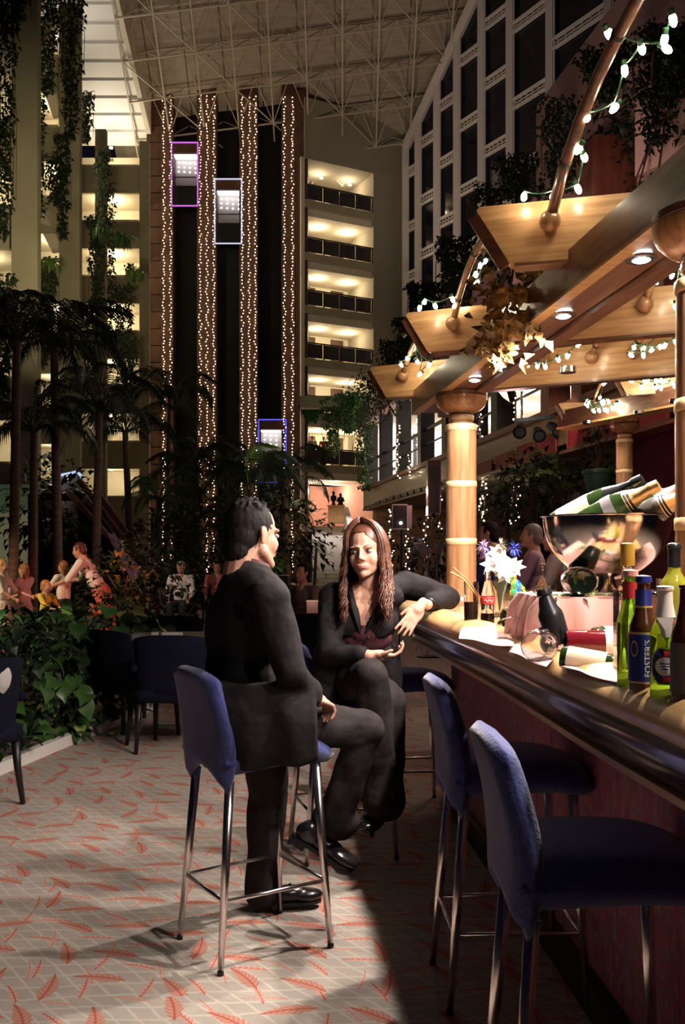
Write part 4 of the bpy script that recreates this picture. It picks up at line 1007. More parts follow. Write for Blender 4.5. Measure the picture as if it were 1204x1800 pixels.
# pink draped stand
x0, x1, y0, y1, z1 = .575, 1.16, 2.62, 3.02, 1.268
t = thing('draped_stand', 'stand draped in pleated pink cloth under the steel champagne bowl', 'stand', ((x0 + x1) / 2, 2.8, TOPZ))
MB().box((x0 + .03, y0 + .03, TOPZ), (x1 - .03, y1 - .03, z1 - .012)).build('box', white_mat, t)
rr = []
per = []
def perim(s):
    W, D = x1 - x0, y1 - y0; s *= 2 * (W + D)
    if s < W: return V((x0 + s, y0, 0)), V((0, -1, 0))
    s -= W
    if s < D: return V((x1, y0 + s, 0)), V((1, 0, 0))
    s -= D
    if s < W: return V((x1 - s, y1, 0)), V((0, 1, 0))
    return V((x0, y1 - (s - W), 0)), V((-1, 0, 0))
NP = 110
for zf_, amp in ((0.0, .026), (.35, .023), (.75, .017), (1.0, .003)):
    ring = []
    for k in range(NP):
        p, n = perim(k / NP); z = TOPZ + .002 + (z1 - TOPZ - .004) * zf_
        ring.append(p + n * (amp * math.sin(k * 1.05 + 1.0 * math.sin(k * .31)) + amp) + V((0, 0, z)))
    rr.append(ring)
cl = MB().rings(rr, False); cl.add([(x0 - .003, y0 - .003, z1 - .002), (x1 + .003, y0 - .003, z1 - .002), (x1 + .003, y1 + .003, z1 - .002), (x0 - .003, y1 + .003, z1 - .002)], [(0, 1, 2, 3)])
cl.build('cloth', pink_cloth, t, 'all')
t = thing('greenery_garland', 'garland of pale green leaves along the top edge of the pink stand', 'garland', (x0 + .2, y0 + .02, z1))
for k in range(60):
    p = V((x0 + R.uniform(-.02, .5), y0 + R.uniform(-.02, .12), z1 + .002)); MB().leaf(p, (R.uniform(-1, 1), R.uniform(-1, .3), R.uniform(-.1, .5)), (0, 0, 1), R.uniform(.03, .05), .014, .2).build('leaf', leaf_pale if k % 3 else leaf_lit, t)
MB().tube([(x0, y0 + .02, z1 + .004), (x0 + .25, y0 + .05, z1 + .006), (x0 + .5, y0 + .03, z1 + .004)], .003, 5).build('stem', leaf_mid, t)
b = P(1024, 1029, 2.62); b.z = z1 + .044
bottle('large dark bottle lying on the pink stand with its base towards the camera', b, (.12, 1, 0), .34, .042, .015, mat('black_glass', (.004, .006, .004), .08, coat=.4), 'champ', black_foil, .75, None)
for k, (px, lab, cc) in enumerate(((1166, 'small white and red carton on the pink stand', white_mat), (1178, 'small pale tub beside the carton on the stand', pink_paper))):
    p = P(px, 1048, 2.66); p.z = z1
    t = thing('small_carton', lab, 'carton', p)
    MB().box((p.x - .017, p.y - .012, z1), (p.x + .017, p.y + .012, z1 + (.05 - .02 * k))).build('carton_body', cc, t); MB().box((p.x - .014, p.y - .0135, z1 + .008), (p.x + .014, p.y - .012, z1 + .022)).build('label', red_label, t)
# steel bowl with champagne
bx, by, zr_ = .812, 2.80, 1.503; rb = .192
t = thing('champagne_bowl', 'large polished steel bowl full of champagne bottles on the pink stand', 'bowl', (bx, by, zr_ - rb - .045)); T = Matrix.Translation((bx, by, 0))
pr = [(.045, zr_ - rb - .043), (.050, zr_ - rb - .036), (.030, zr_ - rb - .02), (.026, zr_ - rb + .002)]
for k in range(2, 17): a = PI / 2 * k / 16; pr.append((rb * math.sin(a), zr_ - rb * math.cos(a) ** 1.0))
pr += [(rb + .008, zr_ + .002), (rb + .008, zr_ + .005), (rb - .004, zr_ + .003)]
for k in range(15, 0, -1): a = PI / 2 * k / 16; pr.append(((rb - .004) * math.sin(a), zr_ - (rb - .004) * math.cos(a)))
MB().lathe(pr, 48, T, True).build('shell', steel, t, True)
for k, (bp_, tip, fo, lab, glz, col_) in enumerate((
        ((.665, 2.86, 1.478), (1130, 843, 2.70), black_foil, 'champagne bottle with black foil in the bowl, its neck highest', dark_green_glass, None),
        ((.70, 2.735, 1.468), (1158, 853, 2.62), gold_foil, 'champagne bottle with gold foil in the bowl front', dark_green_glass, black_foil),
        ((.76, 2.90, 1.46), (1168, 866, 2.84), black_foil, 'champagne bottle with black foil behind the gold one', dark_green_glass, None),
        ((.83, 2.85, 1.455), (1215, 846, 2.74), silver_foil, 'champagne bottle with silver foil in the bowl, near the close column', dark_green_glass, None),
        ((.82, 2.735, 1.455), (1218, 862, 2.62), gold_foil, 'champagne bottle with pale gold foil and dark collar in the bowl', mat('frosted_glass', (.05, .048, .04), .3), black_foil))):
    a, e = V(bp_), P(*tip); Lh = (e - a).length
    bottle(lab, e - (e - a).normalized() * Lh, e - a, Lh, .041, .0155, glz, 'champ', fo, .62, (cream_label, silver_foil, None, None, None)[k], ((.10, .46) if k == 0 else (.38, .50)), (-.4, -1, .5), 2.2, 'champagne_bottle', 'bottle', 'champagne bottles in the steel bowl', col_)
# standing beer bottles
def facec(b): return V((-b.x, -b.y, 0))
gold_print = mat('gold_print', (.70, .52, .22), .35, .5); white_print = mat('white_print', (.85, .83, .80), .5)
b = on_bar(1108, 1207)
bt, M, a = bottle('green beer bottle with a red neck label, behind the blue label bottle', b, (0, 0, 1), .235, .0265, .0125, green_glass, 'beer', None, .8, None, face=facec(b), name='beer_bottle', group='beer bottles on the bar')
shell(MB(), M, .0150, .235 * .76, .235 * .90, a - 3.1, a + 3.1, 18, .001).build('neck_label', red_label, bt, True)
MB().lathe([(.014, .222), (.0155, .223), (.0150, .234), (.004, .236)], 16, M).build('crown_cap', mat('pink_cap', (.75, .35, .28), .4), bt, True)
b = on_bar(1131, 1216)
bt, M, a = bottle('brown beer bottle with a blue and gold label lettered in white', b, (0, 0, 1), .225, .0270, .0125, brown_glass, 'beer', None, .8, blue_label, (.10, .50), facec(b), 3.4, name='beer_bottle', group='beer bottles on the bar')
for z in ((.085, .105), (.495, .52)): shell(MB(), M, .0278, .225 * z[0], .225 * z[1], a - 1.8, a + 1.8, 18, .0006).build('gold_band', gold_print, bt, True)
text_on("FOSTER'S", .0175, M, .0295, a + .30, .225 * .30, white_print, bt)
q = MB()
for k in range(16):
    t0, t1 = 2 * PI * k / 16, 2 * PI * (k + 1) / 16
    pp = [M @ V((.0293 * math.cos(a - .62 + .27 * math.cos(t_)), .0293 * math.sin(a - .62 + .27 * math.cos(t_)), .085 + .016 * math.sin(t_))) for t_ in (t0, t1)]
    pi = [M @ V((.0293 * math.cos(a - .62 + .20 * math.cos(t_)), .0293 * math.sin(a - .62 + .20 * math.cos(t_)), .085 + .012 * math.sin(t_))) for t_ in (t0, t1)]
    q.add([pp[0], pp[1], pi[1], pi[0]], [(0, 1, 2, 3)])
q.build('round_emblem', gold_print, bt)
shell(MB(), M, .0150, .225 * .74, .225 * .88, a - 3.1, a + 3.1, 18, .001).build('neck_label', blue_label, bt, True)
shell(MB(), M, .0158, .225 * .725, .225 * .742, a - 3.1, a + 3.1, 18, .001).build('gold_band', gold_print, bt, True)
MB().lathe([(.014, .212), (.0158, .213), (.0150, .224), (.004, .226)], 16, M).build('crown_cap', blue_label, bt, True)
b = on_bar(1169, 1228)
bt, M, a = bottle('green beer bottle with white neck foil and an eight sided blue and red label', b, (0, 0, 1), .215, .0270, .0125, green_glass, 'beer', white_print, .70, None, face=facec(b), name='beer_bottle', group='beer bottles on the bar')
def patch(rad, zc, pts, mt, name): 
    q = MB(); n = len(pts); q.v = [M @ V((rad * math.cos(a), rad * math.sin(a), zc))] + [M @ V((rad * math.cos(a + u / .027), rad * math.sin(a + u / .027), zc + z)) for u, z in pts]
    q.f = [(0, 1 + k, 1 + (k + 1) % n) for k in range(n)]; q.build(name, mt, bt)
oct_ = lambda w_, h_: [(w_ * sx_, h_ * sz_) for sx_, sz_ in ((-.5, -1), (.5, -1), (1, -.45), (1, .45), (.5, 1), (-.5, 1), (-1, .45), (-1, -.45))]
patch(.0278, .062, oct_(.027, .034), white_print, 'label_border'); patch(.0283, .062, oct_(.0245, .031), blue_label, 'label')
patch(.0286, .082, [(-.006, -.010), (.018, -.008), (.012, .008), (-.002, .009)], red_label, 'red_flash'); patch(.0286, .042, [(-.004, -.009), (.012, -.008), (.018, .008), (-.004, .006)], red_label, 'red_flash')
patch(.0290, .062, [(.017 * math.cos(k * PI / 9), .017 * math.sin(k * PI / 9)) for k in range(18)], white_print, 'centre_disc')
for k, z in enumerate((.067, .062, .057)):
    shell(MB(), M, .0293, z - .0010, z + .0010, a - .32 + .06 * k, a + .32 - .05 * k, 6, .0003).build('print_line', blue_label, bt)
patch(.0268, .128, [(-.016, .022), (.016, .022), (.010, -.010), (.003, -.022), (-.006, -.010)], white_print, 'foil_tongue')
shell(MB(), M, .0205, .140, .146, a - .8, a + 1.2, 10, .001).build('red_stripe', red_label, bt, True)
b = on_bar(1207, 1238)
bottle('dark beer bottle at the picture edge, a grey label round it', b, (0, 0, 1), .22, .0265, .0125, brown_glass, 'beer', None, .8, mat('grey_label', (.10, .09, .09), .5), (.1, .5), facec(b), 3.0, name='beer_bottle', group='beer bottles on the bar')
b = V((.82, 2.25, TOPZ))
bottle('yellow green wine bottle standing behind the beer bottles', b, (0, 0, 1), .295, .036, .014, mat('yellow_green_glass', (.42, .44, .05), .06, trans=.6), 'wine', black_foil, .80, None)
# tall clear square bottle with yellow neck
b = on_bar(1103, 1192)
t = thing('square_bottle', 'tall clear square bottle with a yellow capsule behind the beer bottles', 'bottle', b)
q = MB(); w_ = .024
for z0, z1_ in ((.002, .19),): q.box((b.x - w_, b.y - w_, b.z + z0), (b.x + w_, b.y + w_, b.z + z1_))
q.build('glass', clear_glass, t)
MB().lathe([(.022, .19), (.013, .205), (.012, .235), (.014, .238), (.014, .245)], 16, Matrix.Translation(b)).build('neck', clear_glass, t, True)
MB().lathe([(.0145, .243), (.0155, .245), (.0145, .29), (.004, .292)], 16, Matrix.Translation(b)).build('capsule', mat('mustard_capsule', (.50, .33, .05), .4), t, True)
# back counter items
for px, h, r, lab, kind in ((953, .20, .045, 'bulbous glass decanter on the back counter', 0), (984, .16, .022, 'small bottle with a red cap on the back counter', 1), (1008, .15, .024, 'mixing glass with a stirring spoon on the back counter', 2)):
    x = (px - 602) / F * 6.9; T = Matrix.Translation((x, 6.9, 1.115)); t = thing(('decanter', 'sauce_bottle', 'mixing_glass')[kind], lab, ('decanter', 'bottle', 'glass')[kind], (x, 6.9, 1.115))
    if kind == 0:
        MB().lathe([(r, 0), (r * 1.1, .02), (r * .9, .07), (.016, .11), (.014, .19), (.022, .205)], 16, T).build('glass', clear_glass, t, True); MB().lathe([(.018, .200), (.024, .212), (.008, .225)], 12, T).build('stopper', clear_glass, t, True)
        MB().box((x + .0, 6.84, 1.135), (x + .05, 6.85, 1.165)).build('white_tag', white_mat, t)
    elif kind == 1:
        MB().lathe([(r, 0), (r, .08), (.010, .11), (.010, .14)], 14, T).build('glass', brown_glass, t, True); MB().lathe([(.013, .13), (.013, .16), (.004, .162)], 12, T).build('cap', red_label, t, True)
    else:
        MB().lathe([(r * .8, 0), (r, .11), (r * .92, .11), (r * .7, .006)], 14, T, False).build('glass', clear_glass, t, True); MB().tube([T @ V((.01, 0, .02)), T @ V((-.06, 0, .21))], .004, 6).build('spoon', chrome, t, 'all'); MB().ell(T @ V((-.063, 0, .215)), .012, nu=8, nv=5).build('spoon_bowl', chrome, t, 'all')
# ================================================================ people
def head_matrix(c, direction, pitch=0.0, roll=0.0, s=1.0):
    d = V(direction); d.z = 0; d.normalize(); yaw = math.atan2(-d.x, d.y)
    return Matrix.Translation(V(c)) @ Matrix.Rotation(yaw, 4, 'Z') @ Matrix.Rotation(pitch, 4, 'X') @ Matrix.Rotation(roll, 4, 'Y') @ Matrix.Scale(s, 4)
def add_head(q, M, male=False, n=18):
    m3 = M.to_3x3()
    def E(c, r, rot=None): q.ell(M @ V(c), r, m3 @ (rot or Matrix.Identity(3)), n, 12)
    def C(a, b, ra, rb): s = M.to_scale().x; q.cap(M @ V(a), M @ V(b), ra * s, rb * s, 12)
    w = 1.0
    E((0, -.014, .032), (.073, .092, .082))
    E((0, .018, -.020), (.062, .068, .072))
    E((0, .028, -.052), (.054 if not male else .055, .054, .052))
    E((0, .064, -.090), (.019 if not male else .025, .020, .018))
    for s_ in (-1, 1):
        E((s_ * .034, .050, -.028), (.026, .028, .034))
        (C((s_ * .056, .0, -.055), (s_ * .022, .062, -.092), .022, .018) if male else C((s_ * .050, .0, -.048), (s_ * .013, .060, -.088), .019, .015))
        (C((s_ * .012, .088, .022), (s_ * .048, .068, .020), .0085, .007) if male else C((s_ * .010, .084, .020), (s_ * .046, .068, .020), .0065, .006))
        E((s_ * .0105, .091, -.030), (.0080, .009, .007))
        R_ = Matrix.Rotation(s_ * .35, 3, 'Z') @ Matrix.Rotation(-.2, 3, 'X')
        E((s_ * .075, -.012, -.004), (.007, .017, .031), R_)
        E((s_ * .078, -.018, .010), (.006, .015, .018), R_)
    C((0, .086, .018), (0, .104, -.024), .0075, .0105 if male else .0092)
    E((0, .078, -.060), (.026, .012, .014))
    C((0, -.03, -.05), (0, -.045, -.145), .050 if not male else .058, .052 if not male else .060)
def face_parts(t, M, brow, iris, lips, closed=False):
    m3 = M.to_3x3(); sc = M.to_scale().x
    for s_ in (-1, 1):
        q = MB().ell(M @ V((s_ * .031, .0745, .003)), (.0155, .010, .0085), m3, 12, 8)
        ey = q.build('eye', eye_white, t, 'all')
        MB().ell(M @ V((s_ * .031 + (.002), .0805, .0025)), (.0068, .0042, .0068), m3, 10, 7).build('iris', iris, ey, 'all')
        MB().tube([M @ V(p) for p in ((s_ * .015, .0815, .004), (s_ * .024, .0845, .0105), (s_ * .034, .0830, .0115), (s_ * .046, .0755, .006))], [.0012 * sc, .0022 * sc, .0022 * sc, .0012 * sc], 6).build('eyelid', brow, t, 'all')
        MB().tube([M @ V(p) for p in ((s_ * .013, .0895, .0215), (s_ * .027, .0875, .0270), (s_ * .041, .0795, .0285), (s_ * .052, .069, .0240))], [.0020 * sc, .0026 * sc, .0022 * sc, .0010 * sc], 6, True, .6).build('eyebrow', brow, t, 'all')
    q = MB(); q.tube([M @ V(p) for p in ((-.027, .0800, -.0525), (-.012, .0920, -.0560), (0, .0945, -.0580), (.012, .0920, -.0560), (.027, .0800, -.0525))], [.0010 * sc, .0030 * sc, .0034 * sc, .0030 * sc, .0010 * sc], 8)
    q.tube([M @ V(p) for p in ((-.026, .0800, -.0535), (-.010, .0915, -.0635), (.010, .0915, -.0635), (.026, .0800, -.0535))], [.0010 * sc, .0040 * sc, .0040 * sc, .0010 * sc], 8)
    q.build('lips', lips, t, 'all')
def add_hand(q, wrist, d, n, s, curl, sc=1.0, thumb=.6, spread=.10):
    """palm from wrist along d, palm facing n, thumb on side s."""
    w = V(wrist); d = V(d).normalized(); n = V(n); n = (n - d * n.dot(d)).normalized(); s = V(s); s = (s - d * s.dot(d) - n * s.dot(n)).normalized()
    m = Matrix((s, n, d)).transposed()
    q.ell(w + d * .050 * sc, (.040 * sc, .015 * sc, .056 * sc), m, 14, 9)
    q.cap(w - d * .02 * sc, w + d * .03 * sc, .024 * sc, .028 * sc)
    for k, (off, ln) in enumerate(((.027, .074), (.009, .083), (-.009, .077), (-.026, .060))):
        q.cap(w + d * .03 * sc + s * off * .7 * sc, w + d * .092 * sc + s * off * sc, .011 * sc, .0098 * sc, 8)
        p = w + d * .092 * sc + s * off * sc; a = 0
        dd = (d + s * off / .027 * spread).normalized()
        for j, fr in enumerate((.44, .32, .24)):
            cu = curl[k] if isinstance(curl, (list, tuple)) else curl
            a += cu * (1.0, 1.0, .7)[j]
            v = dd * math.cos(a) + n * math.sin(a); e = p + v * ln * fr * sc
            q.cap(p, e, (.0092 - .0008 * j) * sc, (.0086 - .0010 * j) * sc, 8); p = e
    p = w + d * .028 * sc + s * .028 * sc; v = (d * .75 + s * thumb + n * .25).normalized()
    q.cap(w + d * .01 * sc + s * .012 * sc, p, .016 * sc, .014 * sc, 8)
    e = p + v * .036 * sc; q.cap(p, e, .0115 * sc, .0105 * sc, 8); e2 = e + (v * .8 + d * .35 + n * .15).normalized() * .030 * sc; q.cap(e, e2, .0100 * sc, .0082 * sc, 8)

# ---------------------------------------------------------------- man in the dark suit
man = thing('person', 'man with short black hair in a dark suit sitting on a blue bar stool', 'person', (-.315, 3.265, 0))
Hm = V((-.318, 3.22, 1.458)); fd = V((.62, .60, 0))
Mm = head_matrix(Hm, fd, -.06, 0, 1.05)
shR, shL = V((-.248, 3.065, 1.245)), V((-.395, 3.40, 1.25))
elR, wrR = V((-.170, 3.03, 1.00)), V((-.100, 3.14, .893))
elL, wrL = V((-.26, 3.50, 1.00)), V((-.12, 3.36, .885))
hipR, knR, anR = V((-.29, 3.19, .80)), V((.085, 3.375, .745)), V((-.055, 3.44, .335))
hipL, knL, anL = V((-.31, 3.36, .80)), V((-.285, 3.52, .47)), V((-.315, 3.55, .085))
nk = V((-.338, 3.20, 1.30))
q = MB(); add_head(q, Mm, True)
q.cap(nk + V((0, 0, -.03)), Hm + V((-.02, -.02, -.06)), .062, .060)
q.chain([V((-.345, 3.23, 1.20)), V((-.36, 3.25, 1.0)), V((-.32, 3.27, .84))], [.10, .10, .11])
q.chain([shR, elR, wrR], [.045, .035, .026]); q.chain([shL, elL, wrL], [.045, .035, .026])
q.cap(shR, shL, .05, .05)
q.chain([hipR, knR, anR], [.07, .05, .035]); q.chain([hipL, knL, anL], [.07, .05, .035])
add_hand(q, wrR, (.6, .75, -.35), (0, .2, -1), (-.8, .5, 0), .75, .9)
add_hand(q, wrL, (.6, -.6, -.4), (0, 0, -1), (-.6, -.6, 0), .7, .9)
bd = remesh(q, .0045, 5); bd.build('body', skin_man, man, 'all')
face_parts(man, Mm, hair_black, eye_dark, lip_mat)
# jacket
q = MB()
fx = V((.80, .60, 0)); sx_ = V((.60, -.80, 0))
MT = Matrix((fx, sx_, V((0, 0, 1)))).transposed()
q.ell((-.355, 3.225, 1.13), (.118, .185, .185), MT, 18, 12); q.ell((-.36, 3.25, .97), (.118, .168, .18), MT, 18, 12); q.ell((-.34, 3.26, .83), (.145, .19, .14), MT, 18, 12)
q.ell((-.345, 3.225, 1.225), (.085, .17, .085), MT, 16, 10)
q.cap(shR, shL, .078, .078); q.cap(shR.lerp(nk, .3), nk + V((-.01, -.01, -.015)), .078, .080); q.cap(shL.lerp(nk, .3), nk + V((-.01, -.01, -.015)), .078, .080)
q.chain([shR, elR, wrR - (wrR - elR).normalized() * .015], [.070, .056, .043]); q.chain([shL, elL, wrL], [.070, .056, .042])
# skirt of the jacket over seat, near side
def skirt(u, v):
    x = -.415 + .325 * u + .02 * v * (u - .5); y_ = 3.085 - .055 * math.sin(PI * (.15 + .8 * v)) - .02 * math.sin(PI * u) + .012 * v * math.sin(u * 13 + 1) + .05 * max(0, u - .75) * 2 * (1 - v)
    z = .96 - (.96 - (.655 + .035 * u)) * v
    return V((x, y_ - .016, z)), V((x, y_ + .035, z))
q.pad(20, 12, skirt)
q.cap((-.46, 3.38, .86), (-.49, 3.36, .64), .06, .035)
jk = remesh(q, .009, 7, (11, .014))
jk.v = [p + V((0, 0, 0)) for p in jk.v]
jk.build('jacket', suit_black, man, 'all')
# collar and lapel edge
MC = Matrix.Translation(nk + V((.005, 0, .012))) @ MT.to_4x4() @ Matrix.Rotation(.30, 4, 'Y')
q = MB(); q.rings([[MC @ V((r * 1.0 * math.cos(2 * PI * k / 26), r * 1.08 * math.sin(2 * PI * k / 26), z)) for k in range(26)] for r, z in ((.088, -.04), (.078, .040), (.072, .046), (.068, -.02))], False)
q.build('jacket_collar', suit_grey, man, 'all')
q = MB(); q.rings([[MC @ V((r * math.cos(2 * PI * k / 26), r * 1.05 * math.sin(2 * PI * k / 26), z)) for k in range(26)] for r, z in ((.069, -.02), (.067, .056), (.063, .058), (.062, -.02))], False)
q.build('shirt_collar', shirt_maroon, man, 'all')
lp = [P(455, 1001, 3.13), P(470, 1015, 3.10), P(482, 1030, 3.11), P(486, 1060, 3.13)]
MB().tube(spline(lp, 4), .011, 8, True, .5).build('lapel', shirt_maroon, man, 'all')  # maroon tone stands in for the highlight along the lapel edge
# trousers
q = MB()
q.ell((-.31, 3.28, .80), (.15, .17, .10), MT, 16, 10)
q.chain([hipR, hipR.lerp(knR, .5), knR], [.098, .084, .072]); q.chain([knR + V((-.005, .005, -.01)), knR.lerp(anR, .45), anR + V((.03, -.02, .06)), anR + V((.045, -.01, .045))], [.069, .066, .070, .070])
q.cap(anR + V((-.0, 0, .06)), anR + V((.06, -.01, .05)), .066, .062)
q.chain([hipL, knL, anL + V((0, 0, .04)), anL + V((0, 0, -.01))], [.098, .078, .066, .068])
remesh(q, .009, 6, (16, .010)).build('trousers', suit_grey, man, 'all')
# shoes
def shoe(t, heel, toe, s=1.0, ankle=None):
    heel = V(heel); toe = V(toe); d = (toe - heel); Ln = d.length; d.normalize(); side = d.cross(V((0, 0, 1))).normalized(); up = side.cross(d)
    m = Matrix((side, d, up)).transposed(); q = MB()
    q.ell(heel + d * Ln * .20 + up * .035, (.036, .055, .042), m, 14, 9); q.ell(heel + d * Ln * .50 + up * .030, (.040, .085, .036), m, 14, 9)
    q.ell(heel + d * Ln * .78 + up * .022, (.045, .070, .026), m, 14, 9); q.cap(heel + d * Ln * .18 + up * .05, ankle if ankle is not None else heel + d * Ln * .18 + up * .10, .038, .036)
    remesh(q, .006, 4).build('shoe', shoe_black, t, 'all')
    so = MB(); pts = []
    for k in range(24):
        a = 2 * PI * k / 24; y_ = .5 - .53 * math.cos(a); wd = .040 * (1 + .14 * math.sin((y_ - .3) * 3)) * abs(math.sin(a)) ** .7 * (1 if math.sin(a) >= 0 else -1)
        pts.append(heel + d * Ln * y_ + side * wd - up * .006)
    so.prism(pts, up * .012)
    sole = so.build('shoe_sole', black_metal, t)
    hq = MB(); hq.prism([heel + d * Ln * y_ + side * w2 - up * .026 for y_, w2 in ((-.02, -.026), (.22, -.034), (.24, .034), (-.02, .026))], up * .022); hq.build('shoe_heel', black_metal, t)
    # bow over the instep
    MB().tube([heel + d * Ln * .55 + side * .030 + up * .055, heel + d * Ln * .52 + up * .066, heel + d * Ln * .55 - side * .030 + up * .055], .006, 6).build('shoe_strap', shoe_black, t)
shoe(man, (-.185, 3.43, .335), (.035, 3.40, .215), ankle=anR + V((-.05, 0, .0)))
shoe(man, (-.335, 3.56, .028), (-.09, 3.60, .028), ankle=(-.315, 3.55, .11))
# short spiky hair
q = MB(); m3 = Mm.to_3x3()
q.ell(Mm @ V((0, -.020, .036)), (.0765, .091, .081), m3, 20, 14)
q.ell(Mm @ V((0, -.052, -.005)), (.068, .058, .070), m3, 18, 12)
q.ell(Mm @ V((0, -.066, -.050)), (.056, .044, .058), m3, 14, 10)
for k in range(150):
    a = R.uniform(0, 2 * PI); e = R.uniform(.55, 1.5)
    dv = V((math.cos(a) * math.cos(e), math.sin(a) * math.cos(e), math.sin(e)))
    b_ = Mm @ V((dv.x * .074, -.022 + dv.y * .088, .040 + dv.z * .078)); q.cap(b_, b_ + m3 @ V((dv.x * .009, dv.y * .006 + .004, dv.z * .009 + .003)) * R.uniform(.6, 1.2), .006, .0025, 5)
hr = remesh(q, .0045, 6, (120, .0016))
cut = []
Mi = Mm.inverted()
keep = set(); loc = [Mi @ p for p in hr.v]
def hairline(p): return not (p.y > .040 and p.z < .068 - abs(p.x) * .25) and not (p.y > .015 and p.z < .02 and abs(p.x) > .03)
hr.f = [f for f in hr.f if all(hairline(loc[i]) for i in f)]
hr.build('hair', hair_black, man, 'all')


# ---------------------------------------------------------------- woman at the bar
wo = thing('person', 'woman with long wavy chestnut hair in a black jacket leaning an arm on the bar', 'person', (.05, 4.28, 0))
Hw = V((.103, 4.0, 1.405)); Mw = head_matrix(Hw, (-.25, -.92, 0), -.02, .06, 1.04)
nk = V((.128, 4.08, 1.27))
shL, elL, wrL = V((.285, 4.21, 1.255)), V((.515, 4.40, 1.185)), V((.375, 4.10, 1.165))
shR, elR, wrR = V((-.045, 4.07, 1.205)), V((-.06, 3.96, .965)), V((.115, 3.86, .965))
hip1, kn1, an1 = V((-.02, 4.24, .80)), V((.12, 3.80, .885)), V((.165, 3.90, .47))
hip2, kn2, an2 = V((.12, 4.30, .80)), V((.20, 3.92, .76)), V((.19, 4.02, .33))
q = MB(); add_head(q, Mw)
q.cap(nk + V((0, 0, -.02)), Hw + V((.012, .03, -.07)), .054, .050)
q.ell((.118, 4.075, 1.205), (.130, .082, .080), None, 16, 10); q.ell((.105, 4.075, 1.13), (.122, .095, .12), None, 16, 10)
for dx in (-.055, .055): q.ell((.10 + dx, 4.022, 1.10), (.055, .042, .058), None, 14, 10)
q.chain([V((.10, 4.12, 1.08)), V((.07, 4.2, .95)), V((.05, 4.28, .84))], [.10, .10, .12])
q.cap(nk + V((.02, 0, -.03)), shL, .045, .045); q.cap(nk + V((-.02, 0, -.03)), shR, .045, .045)
q.chain([shL, elL, wrL], [.045, .034, .024]); q.chain([shR, elR, wrR], [.043, .034, .024])
q.chain([hip1, kn1, an1], [.08, .055, .04]); q.chain([hip2, kn2, an2], [.08, .055, .04])
add_hand(q, wrL + V((-.025, -.03, .0)), (-.55, -.35, -.75), (-.2, .9, -.35), (-1, -.2, .6), [.10, .14, .12, .10], .95, .35, .14)
add_hand(q, wrR + V((.02, 0, 0)), (1, -.10, -.02), (.05, .2, 1), (.1, -.5, .5), [.55, .62, .66, .7], .92, .5)
bd = remesh(q, .0040, 9); bd.build('body', skin, wo, 'all')
face_parts(wo, Mw, hair_brown, eye_dark, lip_mat)
# jacket
q = MB()
q.ell((.115, 4.10, 1.20), (.165, .100, .080), None, 18, 10); q.ell((.10, 4.10, 1.10), (.158, .120, .13), None, 18, 12); q.ell((.075, 4.16, .96), (.150, .125, .16), None, 18, 12); q.ell((.05, 4.24, .83), (.20, .17, .12), None, 18, 12)
for dx in (-.055, .055): q.ell((.10 + dx, 4.018, 1.09), (.068, .050, .070), None, 14, 10)
q.cap(shL, nk + V((.03, .02, -.045)), .062, .050); q.cap(shR, nk + V((-.03, .02, -.045)), .062, .050)
q.chain([shL, elL, elL.lerp(wrL, .72)], [.066, .056, .042]); q.chain([shR, elR, elR.lerp(wrR, .78)], [.064, .054, .042])
q.cap((-.04, 4.06, .95), (-.07, 4.08, .76), .09, .10); q.cap((.18, 4.12, .95), (.2, 4.15, .80), .08, .08)
jk = remesh(q, .008, 6, (15, .008))
# open the neckline: a deep V at the front
def in_v(p):
    if p.y > 4.10 or p.z < 1.070: return False
    u = (p.z - 1.070) / .200; cx = .092 + .030 * u
    return abs(p.x - cx) < .012 + .074 * min(u, 1.2)
jkv = list(jk.v)
jk.f = [f for f in jk.f if not all(in_v(jk.v[i]) for i in f)]
jk.build('jacket', suit_black, wo, 'all')
def jfront(x, z):
    c_ = [p.y for p in jkv if abs(p.x - x) < .016 and abs(p.z - z) < .016]
    return min(c_) if c_ else 4.05
for s_ in (-1, 1):
    pts = [V((.092 + .030 * u + s_ * (.014 + .078 * u), jfront(.092 + .030 * u + s_ * (.016 + .078 * u), 1.055 + .215 * u) - .004, 1.055 + .215 * u)) for u in (-.05, .2, .4, .6, .8, .95)]
    MB().tube(spline(pts, 3), [.008 + .012 * math.sin(PI * min(1, k / 15)) for k in range(16)], 8, True, .35).build('lapel', suit_black, wo, 'all')
# camisole
q = MB(); q.ell((.10, 4.085, 1.02), (.128, .098, .075), None, 18, 12)
q.ell((.10, 4.012, 1.045), (.070, .040, .045), None, 14, 10)
cm = remesh(q, .007, 4, (30, .004)); cm.build('camisole', shirt_maroon, wo, 'all')
for k in range(3): MB().ell((.112 - .01 * k, 3.955 + .0 * k, 1.03 - .06 * k), (.008, .005, .008), nu=8, nv=6).build('button', black_metal, wo, 'all')
# trousers
q = MB()
q.ell((.05, 4.27, .80), (.17, .17, .10), None, 16, 10)
q.chain([hip1, hip1.lerp(kn1, .5), kn1], [.105, .092, .074]); q.chain([kn1, kn1.lerp(an1, .5), an1, an1 + V((.0, 0, -.13))], [.072, .072, .078, .084])
q.chain([hip2, kn2, kn2.lerp(an2, .5), an2, an2 + V((0, 0, -.03))], [.105, .076, .078, .085, .088])
remesh(q, .009, 6, (14, .012)).build('trousers', suit_grey, wo, 'all')
shoe(wo, (.16, 4.02, .24), (.10, 3.86, .22), ankle=(.18, 4.0, .36))
# bracelet and ring
dv = (elL - wrL).normalized()
for k in range(2): MB().lathe([(.030, -.003), (.032, 0), (.030, .003), (.028, 0)], 18, frame(dv, (0, 0, 1), wrL + dv * (.030 + .012 * k))).build('bracelet', black_metal, wo, True)
